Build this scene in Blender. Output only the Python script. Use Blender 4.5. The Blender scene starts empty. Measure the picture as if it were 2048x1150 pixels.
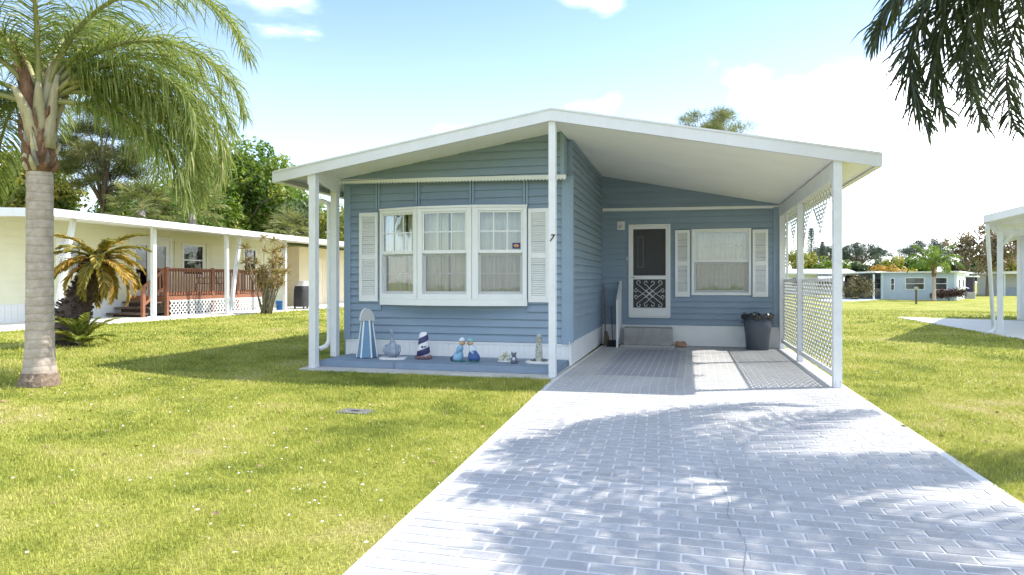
import bpy, bmesh, math, random
import numpy as np
from mathutils import Vector, Matrix, noise as mnoise

R = math.radians
scene = bpy.context.scene
COL = scene.collection

# ------------------------------------------------------------------ camera
cam_d = bpy.data.cameras.new('camera')
cam_d.sensor_width = 36.0
cam_d.lens = 23.555
cam_d.shift_y = -13 / 2048
cam_d.clip_start = 0.05
cam_d.clip_end = 3000
cam = bpy.data.objects.new('camera', cam_d)
COL.objects.link(cam)
cam.location = (1.835, -9.321, 1.38)
cam.rotation_euler = (R(90), 0, R(14.6))
scene.camera = cam

# ------------------------------------------------------------------ light
SUN = Vector((0.812, 0.354, 1.0)).normalized()          # towards the sun
SUN_EL = math.asin(SUN.z)
SUN_AZ = math.atan2(SUN.x, SUN.y)                       # clockwise from +Y
sun_d = bpy.data.lights.new('sun', 'SUN')
sun_d.energy = 2.9
sun_d.angle = R(0.53)
sun_d.color = (1.0, 0.955, 0.87)
sun = bpy.data.objects.new('sun', sun_d)
COL.objects.link(sun)
sun.location = (30, 13, 40)
sun.rotation_euler = SUN.to_track_quat('Z', 'Y').to_euler()

world = bpy.data.worlds.new('World')
scene.world = world
world.use_nodes = True
wt = world.node_tree
wt.nodes.clear()


def wn(kind, **kw):
    n = wt.nodes.new(kind)
    for k, v in kw.items():
        setattr(n, k, v)
    return n


def wmath(op, a, b=None, clamp=False):
    n = wn('ShaderNodeMath', operation=op, use_clamp=clamp)
    for i, x in enumerate((a, b)):
        if x is None:
            continue
        if isinstance(x, (int, float)):
            n.inputs[i].default_value = x
        else:
            wt.links.new(x, n.inputs[i])
    return n.outputs[0]


def build_world():
    sky = wn('ShaderNodeTexSky', sky_type='NISHITA')
    sky.sun_disc = False
    sky.sun_elevation = SUN_EL
    sky.sun_rotation = SUN_AZ
    sky.altitude = 0
    sky.air_density = 1.0
    sky.dust_density = 0.35
    sky.ozone_density = 1.5
    tc = wn('ShaderNodeTexCoord')
    sep = wn('ShaderNodeSeparateXYZ')
    wt.links.new(tc.outputs['Generated'], sep.inputs[0])
    zc = wmath('MAXIMUM', sep.outputs[2], 0.0)
    den = wmath('ADD', zc, 0.16)
    px_ = wmath('DIVIDE', sep.outputs[0], den)
    py_ = wmath('DIVIDE', sep.outputs[1], den)
    comb = wn('ShaderNodeCombineXYZ')
    wt.links.new(px_, comb.inputs[0])
    wt.links.new(py_, comb.inputs[1])
    comb.inputs[2].default_value = 3.7
    nz = wn('ShaderNodeTexNoise')
    nz.inputs['Scale'].default_value = 1.35
    nz.inputs['Detail'].default_value = 9
    nz.inputs['Roughness'].default_value = 0.56
    nz.inputs['Distortion'].default_value = 0.25
    wt.links.new(comb.outputs[0], nz.inputs['Vector'])
    acc = wmath('ADD', wmath('MULTIPLY', nz.outputs[0], 1.7), -0.42)
    # cloud masses in view, plus unseen ones added behind the camera to lift the shade: (azimuth clockwise from +Y, elevation, radius, weight)
    for az, el, rad, w in CLOUDS_AND_FILL:
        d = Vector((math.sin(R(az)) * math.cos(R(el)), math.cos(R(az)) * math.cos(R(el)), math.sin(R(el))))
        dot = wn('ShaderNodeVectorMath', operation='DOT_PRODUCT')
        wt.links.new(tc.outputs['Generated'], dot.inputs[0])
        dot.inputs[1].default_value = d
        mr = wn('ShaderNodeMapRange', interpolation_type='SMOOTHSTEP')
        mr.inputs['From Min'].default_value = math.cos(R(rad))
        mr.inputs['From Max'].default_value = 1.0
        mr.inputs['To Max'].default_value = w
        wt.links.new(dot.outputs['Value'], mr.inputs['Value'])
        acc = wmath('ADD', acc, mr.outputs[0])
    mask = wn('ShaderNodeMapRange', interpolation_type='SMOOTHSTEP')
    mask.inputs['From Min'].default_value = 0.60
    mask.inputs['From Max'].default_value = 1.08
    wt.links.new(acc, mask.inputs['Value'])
    # humid white air near the horizon
    hz = wn('ShaderNodeMapRange', interpolation_type='SMOOTHSTEP')
    hz.inputs['From Min'].default_value = 0.42
    hz.inputs['From Max'].default_value = 0.0
    hz.inputs['To Max'].default_value = 0.36
    wt.links.new(zc, hz.inputs['Value'])
    m1 = wn('ShaderNodeMix', data_type='RGBA')
    wt.links.new(hz.outputs[0], m1.inputs['Factor'])
    wt.links.new(sky.outputs[0], m1.inputs['A'])
    m1.inputs['B'].default_value = (6.0, 6.8, 8.8, 1)
    m2 = wn('ShaderNodeMix', data_type='RGBA')
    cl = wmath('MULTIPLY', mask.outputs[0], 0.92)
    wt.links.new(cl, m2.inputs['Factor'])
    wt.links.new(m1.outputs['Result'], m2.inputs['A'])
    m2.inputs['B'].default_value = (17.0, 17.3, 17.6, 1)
    bg = wn('ShaderNodeBackground')
    bg.inputs['Strength'].default_value = 0.112
    wt.links.new(m2.outputs['Result'], bg.inputs['Color'])
    out = wn('ShaderNodeOutputWorld')
    wt.links.new(bg.outputs[0], out.inputs['Surface'])


CLOUDS_AND_FILL = [(23, 9, 18, 0.60), (9, 12.6, 8, 0.26), (48, 16, 32, 0.34), (-8.0, 16.2, 4.2, 0.36), (-4.6, 14.0, 3.4, 0.2),
          (-7, 24.4, 4.8, 0.34), (2.5, 24.6, 4, 0.28), (-33, 19.5, 4.5, 0.2), (165, 30, 34, 0.36), (-120, 28, 30, 0.34), (110, 40, 26, 0.3), (-160, 55, 24, 0.3), (-70, 45, 14, 0.22)]  # wide masses behind the camera are added fill for shaded walls
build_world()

vs = scene.view_settings
vs.view_transform = 'Standard'
vs.look = 'None'
vs.exposure = 1.5
vs.gamma = 1.0
vs.use_curve_mapping = False
scene.render.engine = 'CYCLES'
cy = scene.cycles
cy.use_denoising = True
cy.max_bounces = 8
cy.diffuse_bounces = 4
cy.glossy_bounces = 3
cy.transmission_bounces = 4
cy.transparent_max_bounces = 16
cy.sample_clamp_indirect = 6
cy.caustics_reflective = False
cy.caustics_refractive = False


# ------------------------------------------------------------------ materials
MATS = {}


def _new(name):
    m = bpy.data.materials.new(name)
    m.use_nodes = True
    nt = m.node_tree
    b = nt.nodes['Principled BSDF']
    return m, nt, b


def ramp(nt, fac, stops):
    r = nt.nodes.new('ShaderNodeValToRGB')
    el = r.color_ramp.elements
    while len(el) < len(stops):
        el.new(0.5)
    for e, (p, c) in zip(el, stops):
        e.position = p
        e.color = (c[0], c[1], c[2], 1)
    nt.links.new(fac, r.inputs[0])
    return r.outputs[0]


def noise_node(nt, scale, detail=4, rough=0.55, vec=None, dist=0.0):
    n = nt.nodes.new('ShaderNodeTexNoise')
    n.inputs['Scale'].default_value = scale
    n.inputs['Detail'].default_value = detail
    n.inputs['Roughness'].default_value = rough
    n.inputs['Distortion'].default_value = dist
    if vec is not None:
        nt.links.new(vec, n.inputs['Vector'])
    return n.outputs[0]


def coords(nt, stretch=(1, 1, 1), world_space=True):
    if world_space:
        g = nt.nodes.new('ShaderNodeNewGeometry')
        o = g.outputs['Position']
    else:
        g = nt.nodes.new('ShaderNodeTexCoord')
        o = g.outputs['Object']
    mp = nt.nodes.new('ShaderNodeMapping')
    mp.inputs['Scale'].default_value = stretch
    nt.links.new(o, mp.inputs[0])
    return mp.outputs[0]


def mixc(nt, fac, a, b):
    m = nt.nodes.new('ShaderNodeMix')
    m.data_type = 'RGBA'
    for s, x in (('Factor', fac), ('A', a), ('B', b)):
        if isinstance(x, (int, float)):
            m.inputs[s].default_value = x
        elif isinstance(x, tuple):
            m.inputs[s].default_value = (x[0], x[1], x[2], 1)
        else:
            nt.links.new(x, m.inputs[s])
    return m.outputs['Result']


def paint(name, col, rough=0.55, var=0.08, scale=3.0, bump=0.0, bscale=60, spec=0.4, metal=0.0,
          stretch=(1, 1, 1), dirt=0.0, dirtcol=(0.25, 0.22, 0.17), dscale=1.6, rnd=0.0, fine=0.0):
    if name in MATS:
        return MATS[name]
    m, nt, b = _new(name)
    v = coords(nt, stretch)
    n = noise_node(nt, scale, 5, 0.6, v)
    lo = tuple(c * (1 - var) for c in col)
    hi = tuple(min(1, c * (1 + var)) for c in col)
    c = ramp(nt, n, [(0.3, lo), (0.7, hi)])
    if fine:
        n3 = noise_node(nt, bscale * 1.5, 2, 0.7, v)
        r3 = ramp(nt, n3, [(0.35, (1 - fine,) * 3), (0.65, (1 + fine * 0.4,) * 3)])
        mu = nt.nodes.new('ShaderNodeMix')
        mu.data_type = 'RGBA'
        mu.blend_type = 'MULTIPLY'
        mu.inputs['Factor'].default_value = 1
        nt.links.new(c, mu.inputs['A'])
        nt.links.new(r3, mu.inputs['B'])
        c = mu.outputs['Result']
    if dirt:
        n2 = noise_node(nt, dscale, 7, 0.7, v, 0.6)
        f = ramp(nt, n2, [(0.48, (0, 0, 0)), (0.75, (dirt, dirt, dirt))])
        c = mixc(nt, f, c, dirtcol)
    if rnd:
        oi = nt.nodes.new('ShaderNodeObjectInfo')
        mr = nt.nodes.new('ShaderNodeMapRange')
        mr.inputs['To Min'].default_value = 1 - rnd
        mr.inputs['To Max'].default_value = 1 + rnd
        nt.links.new(oi.outputs['Random'], mr.inputs['Value'])
        hs = nt.nodes.new('ShaderNodeHueSaturation')
        nt.links.new(mr.outputs[0], hs.inputs['Value'])
        nt.links.new(c, hs.inputs['Color'])
        c = hs.outputs[0]
    nt.links.new(c, b.inputs['Base Color'])
    b.inputs['Roughness'].default_value = rough
    b.inputs['Specular IOR Level'].default_value = spec
    b.inputs['Metallic'].default_value = metal
    if bump:
        bn = noise_node(nt, bscale, 4, 0.6, v)
        bp = nt.nodes.new('ShaderNodeBump')
        bp.inputs['Strength'].default_value = bump
        bp.inputs['Distance'].default_value = 0.01
        nt.links.new(bn, bp.inputs['Height'])
        nt.links.new(bp.outputs[0], b.inputs['Normal'])
    MATS[name] = m
    return m


def leafmat(name, stops, trans=0.35, rough=0.45, patch=None):
    """foliage: colour from the per-leaf 'var' attribute, light passes through"""
    if name in MATS:
        return MATS[name]
    m, nt, b = _new(name)
    at = nt.nodes.new('ShaderNodeAttribute')
    at.attribute_name = 'var'
    c = ramp(nt, at.outputs['Fac'], stops)
    nt.links.new(c, b.inputs['Base Color'])
    b.inputs['Roughness'].default_value = rough
    b.inputs['Specular IOR Level'].default_value = 0.35
    tr = nt.nodes.new('ShaderNodeBsdfTranslucent')
    hs = nt.nodes.new('ShaderNodeHueSaturation')
    hs.inputs['Saturation'].default_value = 1.15
    hs.inputs['Value'].default_value = 1.25
    nt.links.new(c, hs.inputs['Color'])
    nt.links.new(hs.outputs[0], tr.inputs['Color'])
    mx = nt.nodes.new('ShaderNodeMixShader')
    mx.inputs[0].default_value = trans
    nt.links.new(b.outputs[0], mx.inputs[1])
    nt.links.new(tr.outputs[0], mx.inputs[2])
    nt.links.new(mx.outputs[0], nt.nodes['Material Output'].inputs['Surface'])
    MATS[name] = m
    return m


def lawn_colour(nt):
    """patchy turf colour shared by the soil sheet and the blades"""
    v = coords(nt)
    n1 = noise_node(nt, 0.55, 5, 0.62, v, 0.4)
    n2 = noise_node(nt, 2.3, 4, 0.6, v)
    ad = nt.nodes.new('ShaderNodeMath')
    ad.operation = 'MULTIPLY_ADD'
    nt.links.new(n2, ad.inputs[0])
    ad.inputs[1].default_value = 0.55
    nt.links.new(n1, ad.inputs[2])
    mr = nt.nodes.new('ShaderNodeMapRange')
    mr.inputs['From Min'].default_value = 0.58
    mr.inputs['From Max'].default_value = 1.04
    nt.links.new(ad.outputs[0], mr.inputs['Value'])
    return mr.outputs[0]


def lawn_materials():
    m, nt, b = _new('turf_soil')
    f = lawn_colour(nt)
    c = ramp(nt, f, [(0.0, (0.18, 0.21, 0.035)), (0.4, (0.31, 0.32, 0.06)), (0.68, (0.38, 0.36, 0.10)), (1.0, (0.44, 0.38, 0.18))])
    v = coords(nt)
    n = noise_node(nt, 38, 4, 0.7, v)
    r3 = ramp(nt, n, [(0.3, (0.55,) * 3), (0.7, (1.25,) * 3)])
    mu = nt.nodes.new('ShaderNodeMix')
    mu.data_type = 'RGBA'
    mu.blend_type = 'MULTIPLY'
    mu.inputs['Factor'].default_value = 1
    nt.links.new(c, mu.inputs['A'])
    nt.links.new(r3, mu.inputs['B'])
    nt.links.new(mu.outputs['Result'], b.inputs['Base Color'])
    b.inputs['Roughness'].default_value = 0.95
    b.inputs['Specular IOR Level'].default_value = 0.1
    bp = nt.nodes.new('ShaderNodeBump')
    bp.inputs['Strength'].default_value = 0.9
    bp.inputs['Distance'].default_value = 0.03
    nt.links.new(n, bp.inputs['Height'])
    nt.links.new(bp.outputs[0], b.inputs['Normal'])
    MATS['turf_soil'] = m

    m, nt, b = _new('grass_blade')
    f = lawn_colour(nt)
    at = nt.nodes.new('ShaderNodeAttribute')
    at.attribute_name = 'var'
    ad = nt.nodes.new('ShaderNodeMath')
    ad.operation = 'MULTIPLY_ADD'
    ad.use_clamp = True
    nt.links.new(at.outputs['Fac'], ad.inputs[0])
    ad.inputs[1].default_value = 0.62
    sub = nt.nodes.new('ShaderNodeMath')
    sub.operation = 'SUBTRACT'
    nt.links.new(f, sub.inputs[0])
    sub.inputs[1].default_value = 0.31
    nt.links.new(sub.outputs[0], ad.inputs[2])
    c = ramp(nt, ad.outputs[0], [(0.0, (0.20, 0.245, 0.04)), (0.3, (0.34, 0.375, 0.06)), (0.6, (0.47, 0.47, 0.10)), (0.84, (0.52, 0.48, 0.16)), (1.0, (0.58, 0.50, 0.25))])
    nt.links.new(c, b.inputs['Base Color'])
    b.inputs['Roughness'].default_value = 0.5
    b.inputs['Specular IOR Level'].default_value = 0.3
    tr = nt.nodes.new('ShaderNodeBsdfTranslucent')
    nt.links.new(c, tr.inputs['Color'])
    mx = nt.nodes.new('ShaderNodeMixShader')
    mx.inputs[0].default_value = 0.35
    nt.links.new(b.outputs[0], mx.inputs[1])
    nt.links.new(tr.outputs[0], mx.inputs[2])
    nt.links.new(mx.outputs[0], nt.nodes['Material Output'].inputs['Surface'])
    MATS['grass_blade'] = m


def glass_mat(name, tint=(0.9, 0.95, 0.95), refl=1.0, clear=0.9):
    if name in MATS:
        return MATS[name]
    m, nt, b = _new(name)
    fr = nt.nodes.new('ShaderNodeFresnel')
    fr.inputs['IOR'].default_value = 1.5
    mul = nt.nodes.new('ShaderNodeMath')
    mul.operation = 'MULTIPLY_ADD'
    mul.use_clamp = True
    nt.links.new(fr.outputs[0], mul.inputs[0])
    mul.inputs[1].default_value = 1.8 * refl
    mul.inputs[2].default_value = 0.02 * refl
    tr = nt.nodes.new('ShaderNodeBsdfTransparent')
    tr.inputs['Color'].default_value = (tint[0] * clear, tint[1] * clear, tint[2] * clear, 1)
    gl = nt.nodes.new('ShaderNodeBsdfGlossy')
    gl.inputs['Roughness'].default_value = 0.02
    bn = noise_node(nt, 1.3, 2, 0.5, coords(nt))
    bp = nt.nodes.new('ShaderNodeBump')
    bp.inputs['Strength'].default_value = 0.15
    bp.inputs['Distance'].default_value = 0.02
    nt.links.new(bn, bp.inputs['Height'])
    nt.links.new(bp.outputs[0], gl.inputs['Normal'])
    mx = nt.nodes.new('ShaderNodeMixShader')
    nt.links.new(mul.outputs[0], mx.inputs[0])
    nt.links.new(tr.outputs[0], mx.inputs[1])
    nt.links.new(gl.outputs[0], mx.inputs[2])
    nt.links.new(mx.outputs[0], nt.nodes['Material Output'].inputs['Surface'])
    MATS[name] = m
    return m


def screen_mat(name, col=(0.06, 0.06, 0.065), cover=0.55):
    """insect screen: fine dark mesh that lets part of the view through"""
    if name in MATS:
        return MATS[name]
    m, nt, b = _new(name)
    b.inputs['Base Color'].default_value = (*col, 1)
    b.inputs['Roughness'].default_value = 0.8
    tr = nt.nodes.new('ShaderNodeBsdfTransparent')
    mx = nt.nodes.new('ShaderNodeMixShader')
    mx.inputs[0].default_value = cover
    nt.links.new(tr.outputs[0], mx.inputs[1])
    nt.links.new(b.outputs[0], mx.inputs[2])
    nt.links.new(mx.outputs[0], nt.nodes['Material Output'].inputs['Surface'])
    MATS[name] = m
    return m


lawn_materials()
WHITE = paint('white_paint', (0.78, 0.78, 0.77), 0.45, 0.03, 4, 0.05, 90, dirt=0.10, dirtcol=(0.45, 0.43, 0.38))
POSTW = paint('white_post_paint', (0.72, 0.725, 0.74), 0.45, 0.04, 5, 0.06, 80, dirt=0.26, dirtcol=(0.42, 0.40, 0.36), dscale=3)
SOFFIT = paint('soffit_white', (0.86, 0.85, 0.82), 0.6, 0.03, 1.2, 0.05, 30, dirt=0.08, dirtcol=(0.5, 0.46, 0.38), dscale=0.8)
FASCIA = paint('fascia_white', (0.70, 0.70, 0.725), 0.4, 0.03, 2, 0.03, 60, dirt=0.2, dirtcol=(0.48, 0.46, 0.43), dscale=2.2, stretch=(1.6, 1.6, 0.5), fine=0.03)
ROOFTOP = paint('roof_coating', (0.75, 0.75, 0.74), 0.6, 0.05, 2)
BLUE = paint('blue_siding', (0.245, 0.32, 0.405), 0.55, 0.05, 2.2, 0.25, 160, stretch=(0.6, 0.6, 1), dirt=0.18, dirtcol=(0.29, 0.35, 0.39), dscale=0.9, rnd=0.045, fine=0.05)
BLUETRIM = paint('blue_trim', (0.255, 0.335, 0.42), 0.5, 0.04, 3, 0.1, 100)
BLUESTEP = paint('blue_step_paint', (0.20, 0.265, 0.35), 0.7, 0.08, 3, 0.2, 90, dirt=0.35, dirtcol=(0.27, 0.28, 0.29), dscale=2.2, fine=0.08)
CONC = paint('concrete', (0.52, 0.51, 0.48), 0.85, 0.1, 2.5, 0.3, 70, dirt=0.3, dirtcol=(0.33, 0.31, 0.28), dscale=1.4, fine=0.1)
CONCW = paint('pale_concrete', (0.66, 0.65, 0.62), 0.85, 0.06, 2.5, 0.2, 70, dirt=0.2, dirtcol=(0.48, 0.46, 0.42), dscale=1.2, fine=0.06)
STEPC = paint('grey_step_concrete', (0.38, 0.375, 0.36), 0.9, 0.15, 4, 0.3, 60, dirt=0.5, dirtcol=(0.16, 0.155, 0.15), dscale=3, fine=0.12)
JOINT = paint('white_joint_paint', (0.65, 0.645, 0.635), 0.8, 0.04, 6, 0.2, 90, dirt=0.25, dirtcol=(0.5, 0.49, 0.47), dscale=1.5, fine=0.06)
BRICK = paint('grey_brick_paint', (0.40, 0.395, 0.395), 0.75, 0.12, 1.1, 0.25, 110, dirt=0.55, dirtcol=(0.48, 0.475, 0.465), dscale=0.9, rnd=0.09, fine=0.16, stretch=(1.3, 0.45, 1))
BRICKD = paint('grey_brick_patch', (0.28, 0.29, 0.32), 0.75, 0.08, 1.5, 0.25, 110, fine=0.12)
CRACK = paint('crack_dark', (0.19, 0.19, 0.19), 0.95)
CREAM = paint('curtain_cream', (0.78, 0.75, 0.56), 0.9, 0.08, 3, stretch=(6, 6, 0.3))
CREAM2 = paint('curtain_grey', (0.66, 0.66, 0.58), 0.9, 0.08, 3, stretch=(6, 6, 0.3))
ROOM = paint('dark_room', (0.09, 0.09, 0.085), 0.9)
GLASS = glass_mat('window_glass', clear=1.0, tint=(0.97, 0.99, 0.98))
GLASSL = glass_mat('window_glass_far', refl=0.5, clear=0.7)
SCREEN = screen_mat('window_screen', (0.4, 0.4, 0.4), cover=0.16)
DSCREEN = screen_mat('door_screen', (0.10, 0.10, 0.105), cover=0.42)
DOORIN = paint('inner_door_brown', (0.095, 0.085, 0.083), 0.6, 0.08, 4)
BLACK = paint('black_plastic', (0.02, 0.02, 0.022), 0.5)
BIN = paint('bin_plastic', (0.085, 0.10, 0.125), 0.5, 0.08, 5, 0.05, 60)
BAG = paint('bin_bag', (0.025, 0.026, 0.03), 0.28, 0.2, 20, spec=0.6)


# ------------------------------------------------------------------ mesh helpers
WORLD_OF = {}


class MB:
    def __init__(self):
        self.v, self.f, self.m = [], [], []

    def add(self, verts, faces, mi=0):
        b = len(self.v)
        self.v.extend([tuple(p) for p in verts])
        self.f.extend([tuple(i + b for i in fc) for fc in faces])
        self.m.extend([mi] * len(faces))
        return self

    def box(self, x0, x1, y0, y1, z0, z1, mi=0):
        vs_ = [(x0, y0, z0), (x1, y0, z0), (x1, y1, z0), (x0, y1, z0), (x0, y0, z1), (x1, y0, z1), (x1, y1, z1), (x0, y1, z1)]
        return self.add(vs_, [(0, 3, 2, 1), (4, 5, 6, 7), (0, 1, 5, 4), (1, 2, 6, 5), (2, 3, 7, 6), (3, 0, 4, 7)], mi)

    def hexa(self, p, mi=0):
        """eight corners, bottom four then top four, counter-clockwise from above"""
        return self.add(p, [(0, 3, 2, 1), (4, 5, 6, 7), (0, 1, 5, 4), (1, 2, 6, 5), (2, 3, 7, 6), (3, 0, 4, 7)], mi)

    def bar(self, p, q, w, d, up=(0, 0, 1), mi=0):
        p, q = Vector(p), Vector(q)
        a = (q - p).normalized()
        u = Vector(up)
        s = a.cross(u)
        if s.length < 1e-4:
            s = a.cross(Vector((0, 1, 0)))
        s.normalize()
        t = s.cross(a).normalized()
        s, t = s * w / 2, t * d / 2
        return self.hexa([p - s - t, p + s - t, p + s + t, p - s + t, q - s - t, q + s - t, q + s + t, q - s + t], mi)

    def tube(self, pts, rad, n=8, mi=0, caps=True):
        pts = [Vector(p) for p in pts]
        if isinstance(rad, (int, float)):
            rad = [rad] * len(pts)
        rings = []
        prev = None
        for i, p in enumerate(pts):
            a = (pts[min(i + 1, len(pts) - 1)] - pts[max(i - 1, 0)]).normalized()
            if prev is None:
                s = a.cross(Vector((0, 0, 1)))
                if s.length < 0.05:
                    s = a.cross(Vector((0, 1, 0)))
            else:
                s = prev - a * prev.dot(a)
            s.normalize()
            prev = s
            t = a.cross(s)
            rings.append([p + (s * math.cos(k * 2 * math.pi / n) + t * math.sin(k * 2 * math.pi / n)) * rad[i] for k in range(n)])
        vs_ = [v for r in rings for v in r]
        fs = []
        for i in range(len(rings) - 1):
            for k in range(n):
                k2 = (k + 1) % n
                fs.append((i * n + k, i * n + k2, (i + 1) * n + k2, (i + 1) * n + k))
        if caps:
            fs.append(tuple(reversed(range(n))))
            fs.append(tuple(range((len(rings) - 1) * n, len(rings) * n)))
        return self.add(vs_, fs, mi)

    def lathe(self, prof, c=(0, 0, 0), n=16, mi=0, jitter=0.0, seed=0, sq=(1, 1)):
        rn = random.Random(seed)
        vs_, fs = [], []
        for (r, z) in prof:
            for k in range(n):
                a = k * 2 * math.pi / n
                rr = r * (1 + jitter * rn.uniform(-1, 1))
                vs_.append((c[0] + rr * math.cos(a) * sq[0], c[1] + rr * math.sin(a) * sq[1], c[2] + z))
        m = len(prof)
        for i in range(m - 1):
            for k in range(n):
                k2 = (k + 1) % n
                fs.append((i * n + k, i * n + k2, (i + 1) * n + k2, (i + 1) * n + k))
        fs.append(tuple(reversed(range(n))))
        fs.append(tuple(range((m - 1) * n, m * n)))
        return self.add(vs_, fs, mi)

    def prism(self, poly, z0, z1, mi=0):
        n = len(poly)
        vs_ = [(x, y, z0) for x, y in poly] + [(x, y, z1) for x, y in poly]
        fs = [tuple(reversed(range(n))), tuple(range(n, 2 * n))] + [(k, (k + 1) % n, n + (k + 1) % n, n + k) for k in range(n)]
        return self.add(vs_, fs, mi)

    def blob(self, c, r, n=10, mi=0, jit=0.0, seed=0):
        """ellipsoid; r may be a triple"""
        if isinstance(r, (int, float)):
            r = (r, r, r)
        rn = random.Random(seed)
        prof = []
        vs_, fs = [], []
        m = max(5, n // 2 + 1)
        for i in range(m):
            ph = -math.pi / 2 + math.pi * (i + 0.02) / (m - 1 + 0.04)
            for k in range(n):
                a = 2 * math.pi * k / n
                j = 1 + jit * rn.uniform(-1, 1)
                vs_.append((c[0] + r[0] * math.cos(ph) * math.cos(a) * j, c[1] + r[1] * math.cos(ph) * math.sin(a) * j, c[2] + r[2] * math.sin(ph) * j))
        for i in range(m - 1):
            for k in range(n):
                k2 = (k + 1) % n
                fs.append((i * n + k, i * n + k2, (i + 1) * n + k2, (i + 1) * n + k))
        fs.append(tuple(reversed(range(n))))
        fs.append(tuple(range((m - 1) * n, m * n)))
        return self.add(vs_, fs, mi)

    def mesh(self, name, mats, smooth=False):
        me = bpy.data.meshes.new(name)
        me.from_pydata(self.v, [], self.f)
        for m in (mats if isinstance(mats, (list, tuple)) else [mats]):
            me.materials.append(m)
        if any(self.m):
            me.polygons.foreach_set('material_index', self.m)
        if smooth:
            me.polygons.foreach_set('use_smooth', [True] * len(me.polygons))
        me.update()
        return me

    def build(self, name, mats, parent=None, smooth=False, bevel=0.0, seg=2):
        o = obj(name, self.mesh(name, mats, smooth), parent)
        if bevel:
            md = o.modifiers.new('bevel', 'BEVEL')
            md.width = bevel
            md.segments = seg
            md.limit_method = 'ANGLE'
            md.angle_limit = R(40)
        return o


def obj(name, me, parent=None):
    o = bpy.data.objects.new(name, me)
    COL.objects.link(o)
    if parent is not None:
        o.parent = parent
        w = WORLD_OF.get(parent.name)
        if w is not None:
            o.matrix_parent_inverse = w.inverted()
    return o


def tag(o, label, cat=None, group=None, kind=None):
    o['label'] = label
    if cat:
        o['category'] = cat
    if group:
        o['group'] = group
    if kind:
        o['kind'] = kind
    return o


def thing(name, label, cat, loc=(0, 0, 0), group=None):
    o = bpy.data.objects.new(name, None)
    COL.objects.link(o)
    o.empty_display_size = 0.2
    o.location = loc
    WORLD_OF[o.name] = Matrix.Translation(loc)
    return tag(o, label, cat, group)


def np_mesh(name, V, F, mat, var=None, smooth=False):
    V = np.ascontiguousarray(V, dtype=np.float32)
    F = np.ascontiguousarray(F, dtype=np.int32)
    me = bpy.data.meshes.new(name)
    k = F.shape[1]
    me.vertices.add(len(V))
    me.vertices.foreach_set('co', V.ravel())
    me.loops.add(F.size)
    me.loops.foreach_set('vertex_index', F.ravel())
    me.polygons.add(len(F))
    me.polygons.foreach_set('loop_start', np.arange(0, F.size, k, dtype=np.int32))
    try:
        me.polygons.foreach_set('loop_total', np.full(len(F), k, dtype=np.int32))
    except Exception:
        pass
    if smooth:
        me.polygons.foreach_set('use_smooth', np.ones(len(F), dtype=bool))
    me.update(calc_edges=True)
    me.validate()
    me.materials.append(mat)
    if var is not None:
        a = me.attributes.new('var', 'FLOAT', 'POINT')
        a.data.foreach_set('value', np.ascontiguousarray(var, dtype=np.float32))
    return me


def sstep(a, b, x):
    t = np.clip((np.asarray(x, float) - a) / (b - a), 0, 1)
    return t * t * (3 - 2 * t)


def ground_z(x, y):
    return 0.11 * sstep(-4.6, -7.5, x) - 0.5 * sstep(18, 50, y) * sstep(-12, 2, x)


# ------------------------------------------------------------------ ground
def make_ground():
    xs = np.concatenate([np.linspace(-420, -60, 10), np.linspace(-50, 50, 81), np.linspace(60, 420, 10)])
    ys = np.concatenate([np.linspace(-120, -22, 6), np.linspace(-18, 70, 71), np.linspace(80, 700, 14)])
    X, Y = np.meshgrid(xs, ys)
    Z = ground_z(X, Y)
    V = np.stack([X, Y, Z], -1).reshape(-1, 3)
    nx = len(xs)
    F = []
    for j in range(len(ys) - 1):
        for i in range(nx - 1):
            a = j * nx + i
            F.append((a, a + 1, a + nx + 1, a + nx))
    o = obj('lawn', np_mesh('lawn', V, np.array(F), MATS['turf_soil'], smooth=True))
    tag(o, 'patchy yellow green lawn around the homes', kind='structure')


make_ground()


def drive_left(y):
    """left edge of the driveway; it widens a little towards the house"""
    return float(np.interp(y, [-12, -6.5, -4.9, -2.5, -0.4, 1.2, 5.2], [0.42, 0.29, 0.23, 0.13, 0.04, 0.06, 0.10]))


DRIVE_R = 3.83


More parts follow.
